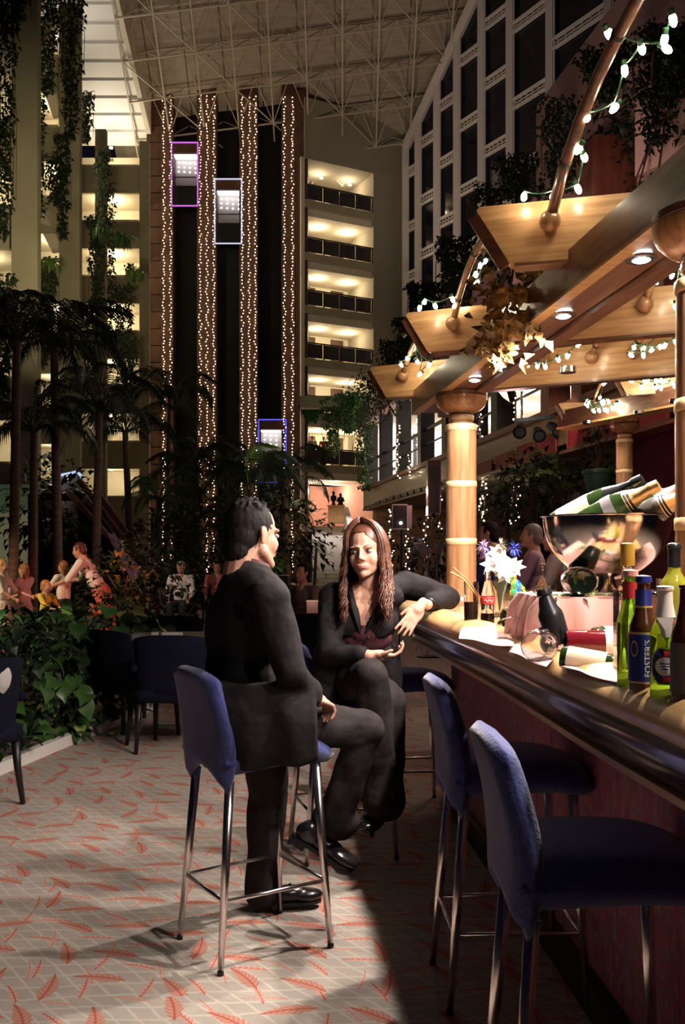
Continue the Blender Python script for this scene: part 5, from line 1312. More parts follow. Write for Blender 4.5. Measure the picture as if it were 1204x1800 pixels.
# long wavy hair
cap_ = MB(); m3 = Mw.to_3x3()
cap_.ell(Mw @ V((0, -.022, .040)), (.081, .098, .088), m3, 20, 14); cap_.ell(Mw @ V((0, -.055, -.02)), (.076, .062, .085), m3, 18, 12)
hc = remesh(cap_, .006, 2); Mi = Mw.inverted(); loc = [Mi @ p for p in hc.v]
hc.f = [f for f in hc.f if all(not (loc[i].y > .030 and loc[i].z < .083 - 1.1 * max(0, abs(loc[i].x - .010) - .022)) for i in f)]
hq = hc
def strand(phi, r0, length, wave, seed):
    rr_ = random.Random(seed); pts = []; part = V((.012, .035, .122))
    side = 1 if math.sin(phi) >= 0 else -1
    sxx, syy = math.sin(phi), -math.cos(phi)       # phi=0 back of head
    for k in range(8):
        t = k / 7; a = t * PI / 2
        x = sxx * .080 * math.sin(a) * r0 + .012 * (1 - t); yy = -.015 + syy * .092 * math.sin(a) * r0 + .03 * (1 - t) ** 2; z = .040 + .088 * math.cos(a) * r0 - .015 * t
        pts.append(Mw @ V((x, yy, z)))
    p0 = pts[-1].copy(); ph = rr_.uniform(0, 6.28); out = (pts[-1] - Hw); out.z = 0; out.normalize()
    n = 14
    for k in range(1, n + 1):
        t = k / n; z = p0.z - length * t
        am = wave * (t ** .8)
        off = out * (.012 * math.sin(t * 2.2) + am * math.sin(ph + t * 21)) + V((-out.y, out.x, 0)) * am * math.cos(ph + t * 21)
        q_ = p0 + off; q_.z = z
        if z < 1.27: q_ += V((0, -.050 * min(1, (1.27 - z) / .10) if out.y < .35 else .05 * min(1, (1.27 - z) / .1), 0))
        pts.append(q_)
    rad = [.0046] * 8 + [.0046 - .0026 * (k / n) ** 2 for k in range(1, n + 1)]
    hq.tube(pts, rad, 5)
for k in range(330):
    phi = R.uniform(-2.22, 2.25)
    long_ = R.uniform(.20, .29)
    img_right = phi < 0 and False
    strand(phi, R.uniform(1.0, 1.14), long_, R.uniform(.006, .013), 1000 + k)
for k in range(190):           # fuller curls falling in front of her left shoulder
    ph_ = R.choice((1, 1, 1, -1)); strand(ph_ * R.uniform(1.45, 2.15) , R.uniform(1.03, 1.2), R.uniform(.22, .34), R.uniform(.010, .019), 3000 + k)
hq.build('hair', hair_brown, wo, 'all')

# ---------------------------------------------------------------- simple figures for the background
def figure(label, base, heading, H, pose, top, bottom, hairm, hair_len=.06, skinm=skin, bend=0.0, armf=(.25, .25), bottom_len=1.0, group=None, voxel=.013, sk=None):
    """H standing height; pose 'stand' or 'sit'; bend leans the trunk forward; armf: how far each hand reaches forward (m)."""
    s = H / 1.75; t = thing('person', label, 'person', base, heading, group); m = fwd(t); T = lambda p: m @ V(p)
    hipz = .92 * s if pose == 'stand' else .50
    cb, sb = math.cos(bend), math.sin(bend)
    def trunk(x, y, z): return T((x * s, (y * cb + z * sb) * s, hipz + (z * cb - y * sb) * s))
    neck = trunk(0, 0, .56); head = trunk(0, .03, .70) if bend < .5 else trunk(0, -.03, .69)
    m3 = m.to_3x3() @ Matrix.Scale(s, 3)
    q = MB(); hs = 1.0
    Mh = Matrix.Translation(head) @ (m.to_3x3()).to_4x4() @ Matrix.Rotation(-bend * .55, 4, 'X') @ Matrix.Scale(max(s, .78) * 1.0, 4)
    add_head(q, Mh, False, 10)
    q.cap(neck, head + (neck - head) * .35, .05 * s, .05 * s, 8)
    sh = [trunk(x_, 0, .50) for x_ in (-.17, .17)]
    hands = []
    for x_, f_ in ((-.20, armf[0]), (.20, armf[1])):
        a = trunk(x_ * .9, 0, .50); e = a + (m.to_3x3() @ V((x_ * .25 * s, (f_ * .45), -.25 * s))); h_ = e + (m.to_3x3() @ V((-x_ * .2 * s, f_ * .6 + .04, -.20 * s + f_ * .28)))
        q.chain([a, e, h_], [.045 * s, .036 * s, .028 * s], 8); hands.append((a, e, h_)); q.ell(h_ + (h_ - e).normalized() * .06 * s, (.035 * s, .035 * s, .05 * s), None, 8, 6)
    q.chain([trunk(0, 0, .48), trunk(0, 0, .2), trunk(0, 0, 0)], [.10 * s, .10 * s, .11 * s], 10)
    legs = []
    for x_ in (-.09, .09):
        if pose == 'stand': L3 = [T((x_ * s, 0, hipz)), T((x_ * s, .03 * s, hipz * .52)), T((x_ * s, -.02 * s, .06 * s))]
        else: L3 = [T((x_ * s, .02, hipz)), T((x_ * 1.2 * s, .44 * s, hipz)), T((x_ * 1.2 * s, .46 * s, .08))]
        q.chain(L3, [.075 * s, .055 * s, .042 * s], 8); legs.append(L3); q.cap(L3[2] + V((0, 0, -.02 * s)), L3[2] + (m.to_3x3() @ V((0, .13 * s, -.03 * s))), .035 * s, .03 * s, 8)
    remesh(q, voxel, 2).build('body', skinm, t, 'all')
    q = MB()
    q.ell(trunk(0, 0, .42), (.175 * s, .115 * s, .14 * s), m.to_3x3() @ Matrix.Rotation(-bend, 3, 'X'), 12, 8); q.ell(trunk(0, 0, .2), (.155 * s, .115 * s, .24 * s), m.to_3x3() @ Matrix.Rotation(-bend, 3, 'X'), 12, 8)
    q.cap(sh[0], sh[1], .066 * s, .066 * s, 8)
    for a, e, h_ in hands: q.chain([a, e] + ([e.lerp(h_, .6)] if sk is None else []), [.066 * s, .052 * s, .044 * s][:3 if sk is None else 2], 8)
    remesh(q, voxel, 2, (9, .012)).build('shirt', top, t, 'all')
    q = MB(); q.ell(trunk(0, 0, .02), (.16 * s, .13 * s, .13 * s), m.to_3x3(), 12, 8)
    if sk: q.rings([[T((r * s * math.cos(2 * PI * k / 14), r * s * math.sin(2 * PI * k / 14) * .9, z)) for k in range(14)] for r, z in ((.28, hipz * .28), (.22, hipz * .6), (.15, hipz * 1.05))])
    for L3 in legs: q.chain(L3[:2] + [L3[1].lerp(L3[2], bottom_len)], [.092 * s, .074 * s, .066 * s], 8)
    remesh(q, voxel, 2).build('skirt' if sk else 'trousers', bottom, t, 'all')
    q = MB(); mm = Mh.to_3x3()
    q.ell(Mh @ V((0, -.024, .036)), (.083, .097, .090), mm, 12, 9); q.ell(Mh @ V((0, -.06, -.02)), (.076, .055, .08), mm, 12, 8)
    if hair_len > .1:
        for x_ in (-.05, -.02, .02, .05): q.cap(Mh @ V((x_, -.06, -.02)), Mh @ V((x_ * 1.1, -.085, -.04 - hair_len)), .036 * s, .022 * s, 8)
    hh = remesh(q, .010, 2, (40, .006)); Mi = Mh.inverted(); loc = [Mi @ p for p in hh.v]
    hh.f = [f for f in hh.f if all(not (loc[i].y > .030 and loc[i].z < .070) for i in f)]
    hh.build('hair', hairm, t, 'all')
    return t
blond = mat('blond_hair', (.45, .25, .07), .5); brown_h = mat('light_brown_hair', (.22, .10, .035), .5); ginger = mat('ginger_hair', (.42, .17, .04), .5); grey_h = mat('grey_hair', (.16, .13, .12), .6)
cloth_white = mat('white_shirt_cloth', (.72, .70, .68), .85); cloth_pink = mat('pale_pink_cloth', (.50, .42, .46), .85); cloth_yellow = mat('yellow_cloth', (.70, .55, .08), .85); cloth_cream = mat('cream_cloth', (.74, .70, .62), .85)
cloth_red = mat('red_striped_cloth', (.40, .05, .04), .85, col2=(.45, .20, .14), scale=18, stretch=(1, 1, 3)); cloth_blue = mat('dark_blue_cloth', (.02, .03, .12), .85); cloth_dusk = mat('dusky_pink_shirt', (.34, .20, .30), .85); cloth_beige = mat('beige_shirt', (.50, .48, .47), .85); cloth_khaki = mat('khaki_cloth', (.16, .11, .08), .85); denim = mat('dark_denim', (.02, .022, .03), .9)
X = lambda px, d: (px - 602) / F * d
figure('blond girl at the picture edge in a pale dress, standing beyond the hedge', (X(2, 12.6), 12.6, 0), -1.6, 1.36, 'stand', cloth_cream, cloth_cream, blond, .22, armf=(.3, .2), sk=True)
figure('girl with long light brown hair and pale pink dress, standing behind the hedge', (X(43, 13), 13, 0), 1.2, 1.30, 'stand', cloth_pink, cloth_pink, brown_h, .28, armf=(.3, .3), sk=True)
figure('small ginger haired child in yellow standing between two girls', (X(80, 12.4), 12.4, 0), -2.0, 1.06, 'stand', cloth_yellow, cloth_yellow, ginger, .08, armf=(.2, .3), sk=True)
figure('girl with wavy brown hair and cream top facing the bending adult', (X(112, 13.4), 13.4, 0), 1.1, 1.34, 'stand', cloth_cream, denim, brown_h, .30, armf=(.3, .2))
figure('adult in a white shirt and red striped skirt bending towards the children', (X(178, 13.2), 13.2, 0), 1.55, 1.70, 'stand', cloth_white, cloth_red, hair_brown, .05, bend=.55, armf=(.35, .35), sk=True)
figure('grey haired person in a white shirt seated at a far table under the palms', (X(318, 17), 17, 0), PI, 1.75, 'sit', cloth_white, denim, grey_h, .04, armf=(.2, .2))
figure('seated person in a red top at a far table beside the palm trunk', (X(382, 18), 18, 0), PI, 1.7, 'sit', cloth_red, denim, hair_black, .05)
figure('seated person in a patterned khaki shirt behind the man, arms on a table', (X(532, 10.5), 10.5, 0), 2.6, 1.75, 'sit', cloth_khaki, denim, hair_black, .04, armf=(.3, .3))
figure('seated dark haired person just behind the woman\'s shoulder', (X(612, 11.5), 11.5, 0), 2.4, 1.72, 'sit', cloth_cream, denim, hair_black, .05)
figure('man in a dark blue shirt standing behind the bar column', (X(862, 8.8), 8.8, 0), 1.3, 1.74, 'stand', cloth_blue, denim, hair_black, .03)
figure('bald man in a dusky pink shirt standing beyond the bar', (X(938, 8.4), 8.4, 0), 1.35, 1.70, 'stand', cloth_dusk, denim, grey_h, .03)
figure('man in a beige shirt standing behind the steel bowl', (X(978, 8.0), 8.0, 0), 1.4, 1.66, 'stand', cloth_beige, denim, hair_black, .03)
g_ = L(wb, (1.35, .7, 6.5))[0]
figure('person in red leaning on the low gallery railing', g_, PI, 1.7, 'stand', cloth_red, denim, hair_black, .04, group=None)
g_ = L(wb, (.75, .9, 6.5))[0]
figure('person in a pale shirt on the low gallery, at the tower end', g_, PI, 1.72, 'stand', cloth_white, denim, hair_black, .04)
# ================================================================ plants
def vine(px, y0, y1, d, wdt, n, label, mt=None, ls=.20, taper=.35, drift=0.0):
    a = P(px, y0, d); t = thing('hanging_vine', label, 'vine', a, group='trailing plants hanging from the galleries')
    Hh = (y1 - y0) * d / F; q = MB(); st = MB()
    n = int(n * 2.2); ns = max(2, int(wdt / .18))
    for k in range(ns):
        xx = (k + .5) / ns * wdt - wdt / 2; hh = Hh * R.uniform(.55, 1.0)
        st.tube([a + V((xx * .6, R.uniform(-.05, .05), 0)), a + V((xx, R.uniform(-.1, .05), -hh * .5)), a + V((xx + drift, R.uniform(-.1, .1), -hh))], .012, 4)
    for k in range(n):
        u = R.random() ** 1.15; w_ = wdt * (1 - (1 - taper) * u) * (.55 + .45 * abs(math.sin(u * 9 + px)))
        p = a + V((R.uniform(-.5, .5) * w_ + drift * u, R.uniform(-.25, .15), -u * Hh))
        q.leaf(p, (R.uniform(-1, 1), R.uniform(-1, .2), R.uniform(-1.4, .2)), (R.uniform(-.3, .3), -1, .6), ls * R.uniform(.7, 1.3), ls * R.uniform(.4, .7))
    st.build('stems', bark, t); tag(q.build('foliage', mt or leaf_dark, t), kind='stuff')
VN = [(82, -60, 165, 33, 1.5, 420, 'broad dark vine at the top, before the first pale column'), (126, -10, 245, 36, 1.2, 420, 'thick dark vine hanging beside the white ribbed soffit'), (150, 165, 250, 39, .9, 220, 'short bushy vine below the ribbed soffit'),
      (182, 262, 400, 40, .8, 240, 'dark vine hanging along the edge of the bright soffit'), (112, 235, 420, 37, .8, 260, 'loose vine between the first and second pale columns'), (72, 165, 380, 34, .5, 150, 'thin straggling vine on the first pale column'),
      (10, 60, 420, 30, .9, 300, 'dark trailing plant at the picture edge above the palms'), (100, 280, 360, 37, 1.1, 170, 'round dark plant tuft in front of the second column'), (18, -20, 60, 30, 1.6, 200, 'dark plant clump at the very top picture corner'),
      (122, 300, 640, 38, .8, 330, 'long vine veil trailing down the second pale column'), (171, 380, 600, 42, 1.0, 420, 'dense dark vine column beside the third pale column'), (195, 320, 600, 43, .45, 160, 'thin vine string in front of the bright lower galleries'),
      (228, 460, 640, 44, .35, 110, 'thin vine string beside the fourth pale column'), (212, 500, 640, 44, .7, 140, 'ragged vine over the lower bright gallery'), (76, 480, 640, 35, 1.2, 300, 'wide dark vine between the first two columns, above the palms'),
      (5, 480, 700, 30, 1.0, 260, 'dark foliage curtain at the picture edge behind the palms'), (160, 560, 720, 40, 1.5, 380, 'broad dark vine curtain above the escalator'), (222, 590, 720, 43, 1.4, 330, 'dark vine curtain beside the lift tower base')]
for a in VN: vine(*a)
for px, py, d, lab in ((178, 408, 41, 'drooping fern tuft lit from the gallery, left one of the pair'), (214, 425, 42, 'drooping dark fern tuft before the third gallery'), (236, 485, 43, 'yellow green fern tuft glowing beside a gallery lamp'), (88, 470, 36, 'yellow green plant on the gallery edge between the columns')):
    c_ = P(px, py, d); t = thing('hanging_fern', lab, 'fern', c_, group='ferns on the gallery edges')
    q = MB()
    for k in range(130):
        a = R.uniform(0, 2 * PI); q.leaf(c_ + V((R.uniform(-.2, .2), R.uniform(-.2, .2), .2)), (math.cos(a), math.sin(a), R.uniform(-1.2, .6)), (0, 0, 1), R.uniform(.4, .75), .10, .45)
    tag(q.build('fronds', leaf_lit if 'yellow' in lab else leaf_mid, t), kind='stuff')
    MB().lathe([(.12, -.25), (.2, 0), (.18, 0), (.05, -.2)], 10, Matrix.Translation(c_)).build('pot', bark, t)
# greenery along the planter of the right-hand gallery
for k in range(13):
    x = .3 + k * 1.75 + R.uniform(-.3, .3); p = L(wr_, (x, -.15, 6.35))[0]
    t = thing('planter_ivy', f'dark ivy spilling over the upper planter of the gallery, {ORD[k]} clump from the lobby end', 'ivy', p, group='ivy clumps on the upper planter')
    q = MB(); n = 300 if k < 6 else 420; big = .11
    for m in range(n):
        u = R.random(); hang = 1.5 if k < 8 else 1.3
        o_ = L(wr_, (x + R.gauss(0, .55), -.15 - R.uniform(0, .5) * (1 - u), 6.35 + .55 * R.random() ** 2 - hang * u ** 1.6 * (.4 + .6 * abs(math.sin(x * 3 + m % 7)))))[0]
        q.leaf(o_, (R.uniform(-1, .6), R.uniform(-1, 1), R.uniform(-1.3, .7)), (-.5, -.6, .6), big * R.uniform(.7, 1.5), big * .6)
    tag(q.build('foliage', leaf_dark, t), kind='stuff')
    st = MB()
    for m in range(4):
        a, b = L(wr_, (x + R.uniform(-.4, .4), -.2, 6.4), (x + R.uniform(-.5, .5), -.5, 5.0 + R.uniform(-.4, .6))); st.tube([a, a.lerp(b, .5) + V((0, -.1, 0)), b], .012, 4)
    st.build('stems', bark, t)
for k, (px, y0, y1, d) in enumerate(((548, 715, 740, 30), (585, 700, 800, 29), (613, 690, 760, 28.5), (640, 690, 860, 27.5), (695, 600, 700, 24), (720, 560, 640, 22), (1062, 90, 170, 10.2), (1150, 60, 260, 9.6), (985, 180, 330, 11.2), (800, 420, 520, 17), (745, 500, 560, 20), (905, 280, 345, 13), (860, 330, 420, 15), (1185, 50, 170, 9.3))):
    vine(px, y0, y1, d, .9 if d > 15 else .7, 330 if d > 15 else 420, f'dark creeper hanging by the mezzanine, {ORD[k]} counted along it', leaf_mid if px < 660 else leaf_dark, .11 if d > 15 else .07)

FR = []
def frond_mesh(seed, arch_, leaflets=26, wid=.30):
    r_ = random.Random(seed); q = MB(); n = 12; pts = [V((math.sin(k / n * 1.25) * .86, .05 * math.sin(k / n * 3 + seed), .34 * arch_ * math.sin(k / n * 1.9) - .52 * (k / n) ** 2.2)) for k in range(n + 1)]
    q.tube(pts, [.012 * (1 - .85 * k / n) for k in range(n + 1)], 5)
    for k in range(leaflets):
        u = .16 + .84 * k / leaflets; f = u * n; i = min(int(f), n - 1); p = pts[i].lerp(pts[i + 1], f - i); tg = (pts[i + 1] - pts[i]).normalized()
        ln = wid * math.sin(min(1, u * 1.05) * PI * .86 + .28) * r_.uniform(.85, 1.1) + .05
        for s_ in (-1, 1):
            side = V((0, s_, 0)); q.leaf(p, tg * .75 + side + V((0, 0, -.25)), (0, 0, 1), ln, .024, .35)
    return q
FM = {}
def palm(label, foot, crown, n, ln, mt, spread=1.0, trunk=.07, name='palm_tree', seedo=0, lean=.0, grp='palms round the atrium'):
    foot = V(foot); crown = V(crown); t = thing(name, label, 'palm', foot, group=grp)
    mid = foot.lerp(crown, .5) + V((lean, 0, 0)); pts = spline([foot, mid, crown], 5)
    MB().tube(pts, [trunk * (1.15 - .4 * k / (len(pts) - 1)) for k in range(len(pts))], 10).build('trunk', bark, t, True)
    for k in range(n):
        v = (k + seedo) % 4
        if (v, mt.name) not in FM: FM[(v, mt.name)] = frond_mesh(v, (1.0, 1.3, .7, 1.1)[v]).mesh('frond', mt)
        o = bpy.data.objects.new('frond', FM[(v, mt.name)]); COL.objects.link(o); o.parent = t; o.location = crown - foot
        tilt = -.95 * (k / max(1, n - 1)) + .25
        o.rotation_euler = (R.uniform(-.2, .2), tilt * spread, k * 2.399 + R.uniform(-.3, .3) + seedo)
        s_ = ln * R.uniform(.8, 1.15); o.scale = (s_, s_, s_)
    return t
def ground(p): q_ = V(p); q_.z = 0; return q_
PL = [(95, 610, 17, 17, 2.6, leaf_dark, 'tall dark palm before the second pale column', .09), (30, 600, 14.5, 17, 2.3, leaf_dark, 'tall dark palm at the picture edge, its trunk behind the girls', .08), (175, 720, 18, 18, 2.3, leaf_dark, 'dark palm crown above the escalator', .09),
      (60, 760, 16, 16, 2.0, leaf_dark, 'lower dark palm with fronds over the garden wall', .08), (220, 760, 22, 15, 2.3, leaf_dark, 'dim palm beside the lift tower pilaster', .09), (300, 700, 27, 14, 2.6, leaf_dark, 'dim palm in front of the first light strings', .10),
      (345, 830, 24, 16, 2.6, leaf_dark, 'dark palm before the middle light strings', .10), (440, 850, 22, 15, 2.4, leaf_dark, 'palm with a bright green frond behind the man\'s head', .09), (500, 840, 24, 17, 2.4, leaf_dark, 'dark palm in front of the lowest lift car', .10), (280, 880, 22, 14, 2.0, leaf_mid, 'short green palm at the foot of the first light strings', .09),
      (420, 920, 20, 14, 1.8, leaf_dark, 'short dark palm directly behind the man', .08), (500, 905, 26, 13, 1.7, leaf_dark, 'dark palm beside the white stairs', .12), (556, 965, 21, 8, .6, leaf_dark, 'small palm in front of the white stairs', .04),
      (935, 850, 12.6, 12, 1.1, leaf_mid, 'palm with feathery fronds under the mezzanine behind the bar', .06), (985, 845, 13.6, 12, 1.2, leaf_pale, 'pale variegated palm lit under the mezzanine', .06), (890, 900, 13.0, 11, 1.0, leaf_mid, 'low feathery palm behind the bar guests', .05)]
for k, (px, py, d, n, ln, mt, lab, tr) in enumerate(PL):
    cr = P(px, py, d); ln *= .66; palm(lab, V((cr.x + R.uniform(-.2, .2), cr.y, 0)), cr, n, ln, mt, 1.0, tr, seedo=k)
o = bpy.data.objects.new('frond', frond_mesh(9, 1.5, 34, .34).mesh('frond', leaf_lit)); COL.objects.link(o)  # brighter leaf colour stands in for light on this frond
pt = [x for x in bpy.data.objects if x.get('label', '').startswith('palm with a bright green frond')][0]
o.parent = pt; o.location = P(436, 860, 21.6) - pt.location; o.rotation_euler = (0, -.95, -.25); o.scale = (1.5, 1.5, 1.5)
light('frond_light', 'SPOT', P(470, 900, 18.5), 45, (.9, 1.0, .7), .05, aim=P(450, 790, 21.6), spot=.8)

def bush(label, c_, r3, n, mt, ls, name='leafy_bush', npart=0, grp='bushes round the atrium', mesh_list=None):
    c_ = V(c_); t = thing(name, label, 'bush', (c_.x, c_.y, max(0, c_.z - r3[2])), group=grp); q = MB()
    for k in range(n):
        d = V((R.gauss(0, 1), R.gauss(0, 1), R.gauss(0, 1))).normalized(); p = c_ + V((d.x * r3[0], d.y * r3[1], d.z * r3[2])) * R.uniform(.55, 1.0)
        if p.z < .02: p.z = R.uniform(.03, .25)
        q.leaf(p, d + V((R.uniform(-.6, .6), R.uniform(-.6, .6), R.uniform(-.7, .3))), (0, 0, 1), ls * R.uniform(.7, 1.3), ls * R.uniform(.45, .8))
    tag(q.build('foliage', mt, t), kind='stuff')
    st = MB()
    for k in range(6): st.tube([V((c_.x, c_.y, max(0, c_.z - r3[2]))), c_ + V((R.uniform(-.5, .5) * r3[0], R.uniform(-.5, .5) * r3[1], R.uniform(-.2, .6) * r3[2]))], .012, 5)
    st.build('stems', bark, t)
    return t
BU = [(290, 975, 20, (1.3, 1.0, .9), 520, leaf_dark, .22, 'dark shrub at the foot of the lift tower strings'), (360, 960, 21, (1.4, 1.0, 1.2), 560, leaf_dark, .22, 'dark shrub behind the man, around the light strings'), (480, 950, 19, (1.3, 1.0, 1.1), 560, leaf_dark, .2, 'dark shrub between the man and the white stairs'), (455, 990, 15, (.45, .4, .22), 200, leaf_lit, .12, 'small bright green plant glowing behind the man\'s chin'),
      (90, 900, 19, (1.2, .8, 1.2), 520, leaf_dark, .2, 'dark shrub in front of the garden wall'), (230, 1010, 14, (1.0, .8, .5), 360, leaf_dark, .14, 'low dark shrub right of the bending adult'), (30, 1118, 10.5, (.9, .6, .28), 300, leaf_mid, .13, 'low leafy plant in front of the blond girl'), (105, 1100, 10.8, (.5, .4, .26), 260, leaf_lit, .13, 'yellow green plant lit in front of the small child'), (150, 1128, 10, (.7, .5, .26), 260, leaf_mid, .12, 'green leafy plant below the bending adult'), (205, 1045, 11.5, (.55, .5, .5), 220, leaf_pale, .12, 'pale flowering plant right of the red skirt'), (285, 1085, 10.5, (.8, .6, .45), 260, leaf_dark, .12, 'low dark plant bed beyond the black table'),
      (985, 820, 14.4, (.9, .6, .55), 420, leaf_pale, .12, 'pale variegated bush lit under the mezzanine'), (945, 870, 12.4, (.9, .6, .6), 380, leaf_dark, .12, 'dark bush beside the variegated one'), (1040, 880, 12, (.8, .5, .6), 360, leaf_dark, .12, 'dark bush below the potted plant'), (760, 960, 15, (1.6, .6, .5), 380, leaf_dark, .14, 'low dark shrub behind the music stand')]
for px, py, d, r3, n, mt, ls, lab in BU: bush(lab, P(px, py, d), r3, n, mt, ls)
light('plant_light', 'SPOT', P(985, 800, 13.0) + V((-.3, -1.0, .8)), 32, (1.0, .95, .75), .05, aim=P(985, 830, 14.2), spot=1.1)
light('plant_light', 'SPOT', P(455, 1000, 14.0), 10, (.8, 1.0, .5), .03, aim=P(455, 988, 15), spot=1.0)
light('plant_light', 'POINT', P(600, 700, 27.0), 10, (.9, 1.0, .7), .1)
# pot with a plant on a ledge under the mezzanine
p = P(1050, 868, 11.4)
t = thing('potted_plant', 'slender plant in a green glazed pot on a ledge behind the bowl', 'plant', p)
MB().lathe([(.12, 0), (.17, .24), (.19, .25), (.19, .29), (.16, .29), (.15, .25)], 18, Matrix.Translation(p)).build('pot', mat('green_glaze', (.05, .20, .12), .3), t, True)
MB().lathe([(.155, .285), (.15, .30), (.05, .315)], 14, Matrix.Translation(p)).build('white_gravel', white_mat, t)
for k in range(60):
    MB().leaf(p + V((R.uniform(-.25, .25), R.uniform(-.2, .2), R.uniform(.5, 1.1))), (R.uniform(-1, 1), R.uniform(-1, .5), R.uniform(-.6, .7)), (0, 0, 1), .13, .06).build('leaf', leaf_dark, t)
for k in range(4): MB().tube([p + V((0, 0, .34)), p + V((R.uniform(-.2, .2), R.uniform(-.1, .1), .95))], .010, 5).build('stem', bark, t)
lg = MB().box((p.x - .3, p.y - .3, 0), (p.x + .3, p.y + .3, p.z)); tag(lg.build('plant_ledge', wood_black), 'dark ledge carrying the green plant pot', 'ledge')

# hedge of large leaves along the carpet
hl = []
for k in range(3):
    q = MB(); n = 6; ln, wd = .135, .095 + .012 * k
    L_, R_, C_ = [], [], []
    for i in range(n + 1):
        u = i / n; wv = wd / 2 * (max(0, math.sin(PI * min(1, u * .86 + .16))) ** .7) * (1 - u ** 4)
        z = .03 * math.sin(u * 2) - .05 * u * u
        C_.append(V((u * ln, 0, z))); L_.append(V((u * ln - .012 * (1 - u), wv, z + .012))); R_.append(V((u * ln - .012 * (1 - u), -wv, z + .012)))
    q.v = C_ + L_ + R_
    for i in range(n): q.f += [(i, i + 1, n + 2 + i, n + 1 + i), (i + 1, i, 2 * n + 2 + i, 2 * n + 3 + i)]
    hl.append(q)
HM = {}
for k in range(8):
    u = k / 7; base = V((-2.45 + .52 * u + R.uniform(-.06, .06), 5.85 + 2.3 * u, 0))
    t = thing('hedge_plant', f'leafy pothos plant of the low hedge, {ORD[k]} along the carpet from the picture edge', 'plant', base, group='pothos plants of the hedge')
    q = MB()
    for m in range(170):
        p = base + V((R.uniform(-.85, .30), R.uniform(-.32, .32), R.uniform(.04, .92) ** 1.0)); q.v and None
        q.leaf(p, (R.uniform(-1, 1), R.uniform(-1, .4), R.uniform(-.8, .5)), (0, -.3, 1), R.uniform(.08, .13), R.uniform(.06, .09))
    tag(q.build('foliage', leaf_dark, t), kind='stuff')
    for m in range(34):
        v = R.randrange(3); mt = R.choice((leaf_mid, leaf_dark, leaf_mid, leaf_pale if R.random() < .3 else leaf_mid))
        if (v, mt.name) not in HM: HM[(v, mt.name)] = hl[v].mesh('leaf', mt, 'all')
        o = bpy.data.objects.new('leaf', HM[(v, mt.name)]); COL.objects.link(o); o.parent = t
        z = R.uniform(.06, 1.0); o.location = (R.uniform(-.6, .36) if z > .8 else R.uniform(.08, .36), R.uniform(-.3, .3), z)
        o.rotation_euler = (R.uniform(-.7, .7), R.uniform(-.1, 1.1), R.uniform(-2.4, .6)); s_ = R.uniform(.75, 1.35); o.scale = (s_, s_, s_)
kb = MB().bar((-2.30, 5.2, .04), (-1.72, 8.3, .04), .06, .08); tag(kb.build('kerb', white_stone), 'pale stone kerb at the foot of the hedge', 'kerb')
light('hedge_spot', 'SPOT', (-2.6, 6.9, 1.9), 26, (.75, 1.0, .55), .03, aim=(-2.4, 7.4, .8), spot=1.0)
light('hedge_spot', 'SPOT', (-2.2, 5.6, 1.5), 5, (.8, 1.0, .65), .03, aim=(-2.6, 6.3, .6), spot=.8)
# warm and red lamps on the children beyond the hedge
light('stage_lamp', 'SPOT', (-6.6, 9.6, 3.4), 800, (1.0, .74, .48), .06, aim=(-4.4, 13, .95), spot=.75)
light('stage_lamp', 'SPOT', (-1.2, 10.5, 2.2), 220, (1.0, .16, .12), .05, aim=(-3.5, 13.2, .7), spot=.7)
light('stage_lamp', 'SPOT', (-4.4, 10.6, .5), 14, (.9, 1.0, .3), .03, aim=(-4.0, 10.9, .8), spot=1.2)

# ================================================================ escalator
es_ = thing('escalator', 'dark escalator descending behind the children towards the lift tower', 'escalator', (-5.0, 20, 0))
def side(d0, d1, off, name, mt, z0=0.0):
    a, b = P(150, 868, d0), P(252, 1012, d1); a.x += off; b.x += off
    q = MB(); q.prism([a + V((0, 0, .0)), b + V((0, 0, 0)), V((b.x, b.y, .02)), V((a.x - 1.2, a.y, .02)), V((a.x - 1.2, a.y, a.z))], (0, .08, 0)); q.build(name, mt, es_)
side(19.0, 18.0, 0, 'near_balustrade', black_metal); side(20.4, 19.4, .35, 'far_balustrade', wood_red)
a, b = P(122, 862, 18.9), P(168, 912, 18.6)
MB().bar(P(118, 862, 18.9), P(255, 1015, 17.9), .10, .10).build('handrail', wood_beam, es_)
MB().bar(P(140, 846, 20.3), P(258, 1000, 19.3), .10, .10).build('handrail', wood_beam, es_)
for k in range(16):
    p0 = P(128, 872, 19.5).lerp(P(244, 1022, 18.6), k / 15); MB().box((p0.x - .25, p0.y - .45, p0.z - .22), (p0.x + .12, p0.y + .45, p0.z)).build('step', black_metal, es_)
pl = P(190, 940, 18.2); q = MB(); q.prism([P(188, 938, 17.9), P(200, 938, 17.9), P(250, 1018, 17.6), P(232, 1022, 17.6)], (0, .06, 0)); q.build('skirt_panel', mat('mauve_lit_panel', (.22, .14, .16), .4), es_)  # mauve tint puts purple light into the panel's colour
MB().hexa([P(72, 865, 19), P(142, 865, 19), P(150, 950, 19), P(72, 950, 19)][::-1] + [p + V((0, .5, 0)) for p in [P(72, 865, 19), P(142, 865, 19), P(150, 950, 19), P(72, 950, 19)][::-1]]).build('landing_panel', black_metal, es_)
fr = thing('glass_balustrade', 'bluish lit glass balustrade at the head of the escalator', 'balustrade', P(122, 862, 19.4))
bl = glow('blue_edge_glow', (.55, .70, 1.0), .9)  # emission stands in for bluish light falling on the rail edge
for p0, p1 in (((104, 836), (136, 829)), ((136, 829), (147, 842)), ((104, 836), (104, 862))): MB().bar(P(*p0, 19.4), P(*p1, 19.4), .05, .05, (0, 1, 0)).build('lit_rail', bl, fr)
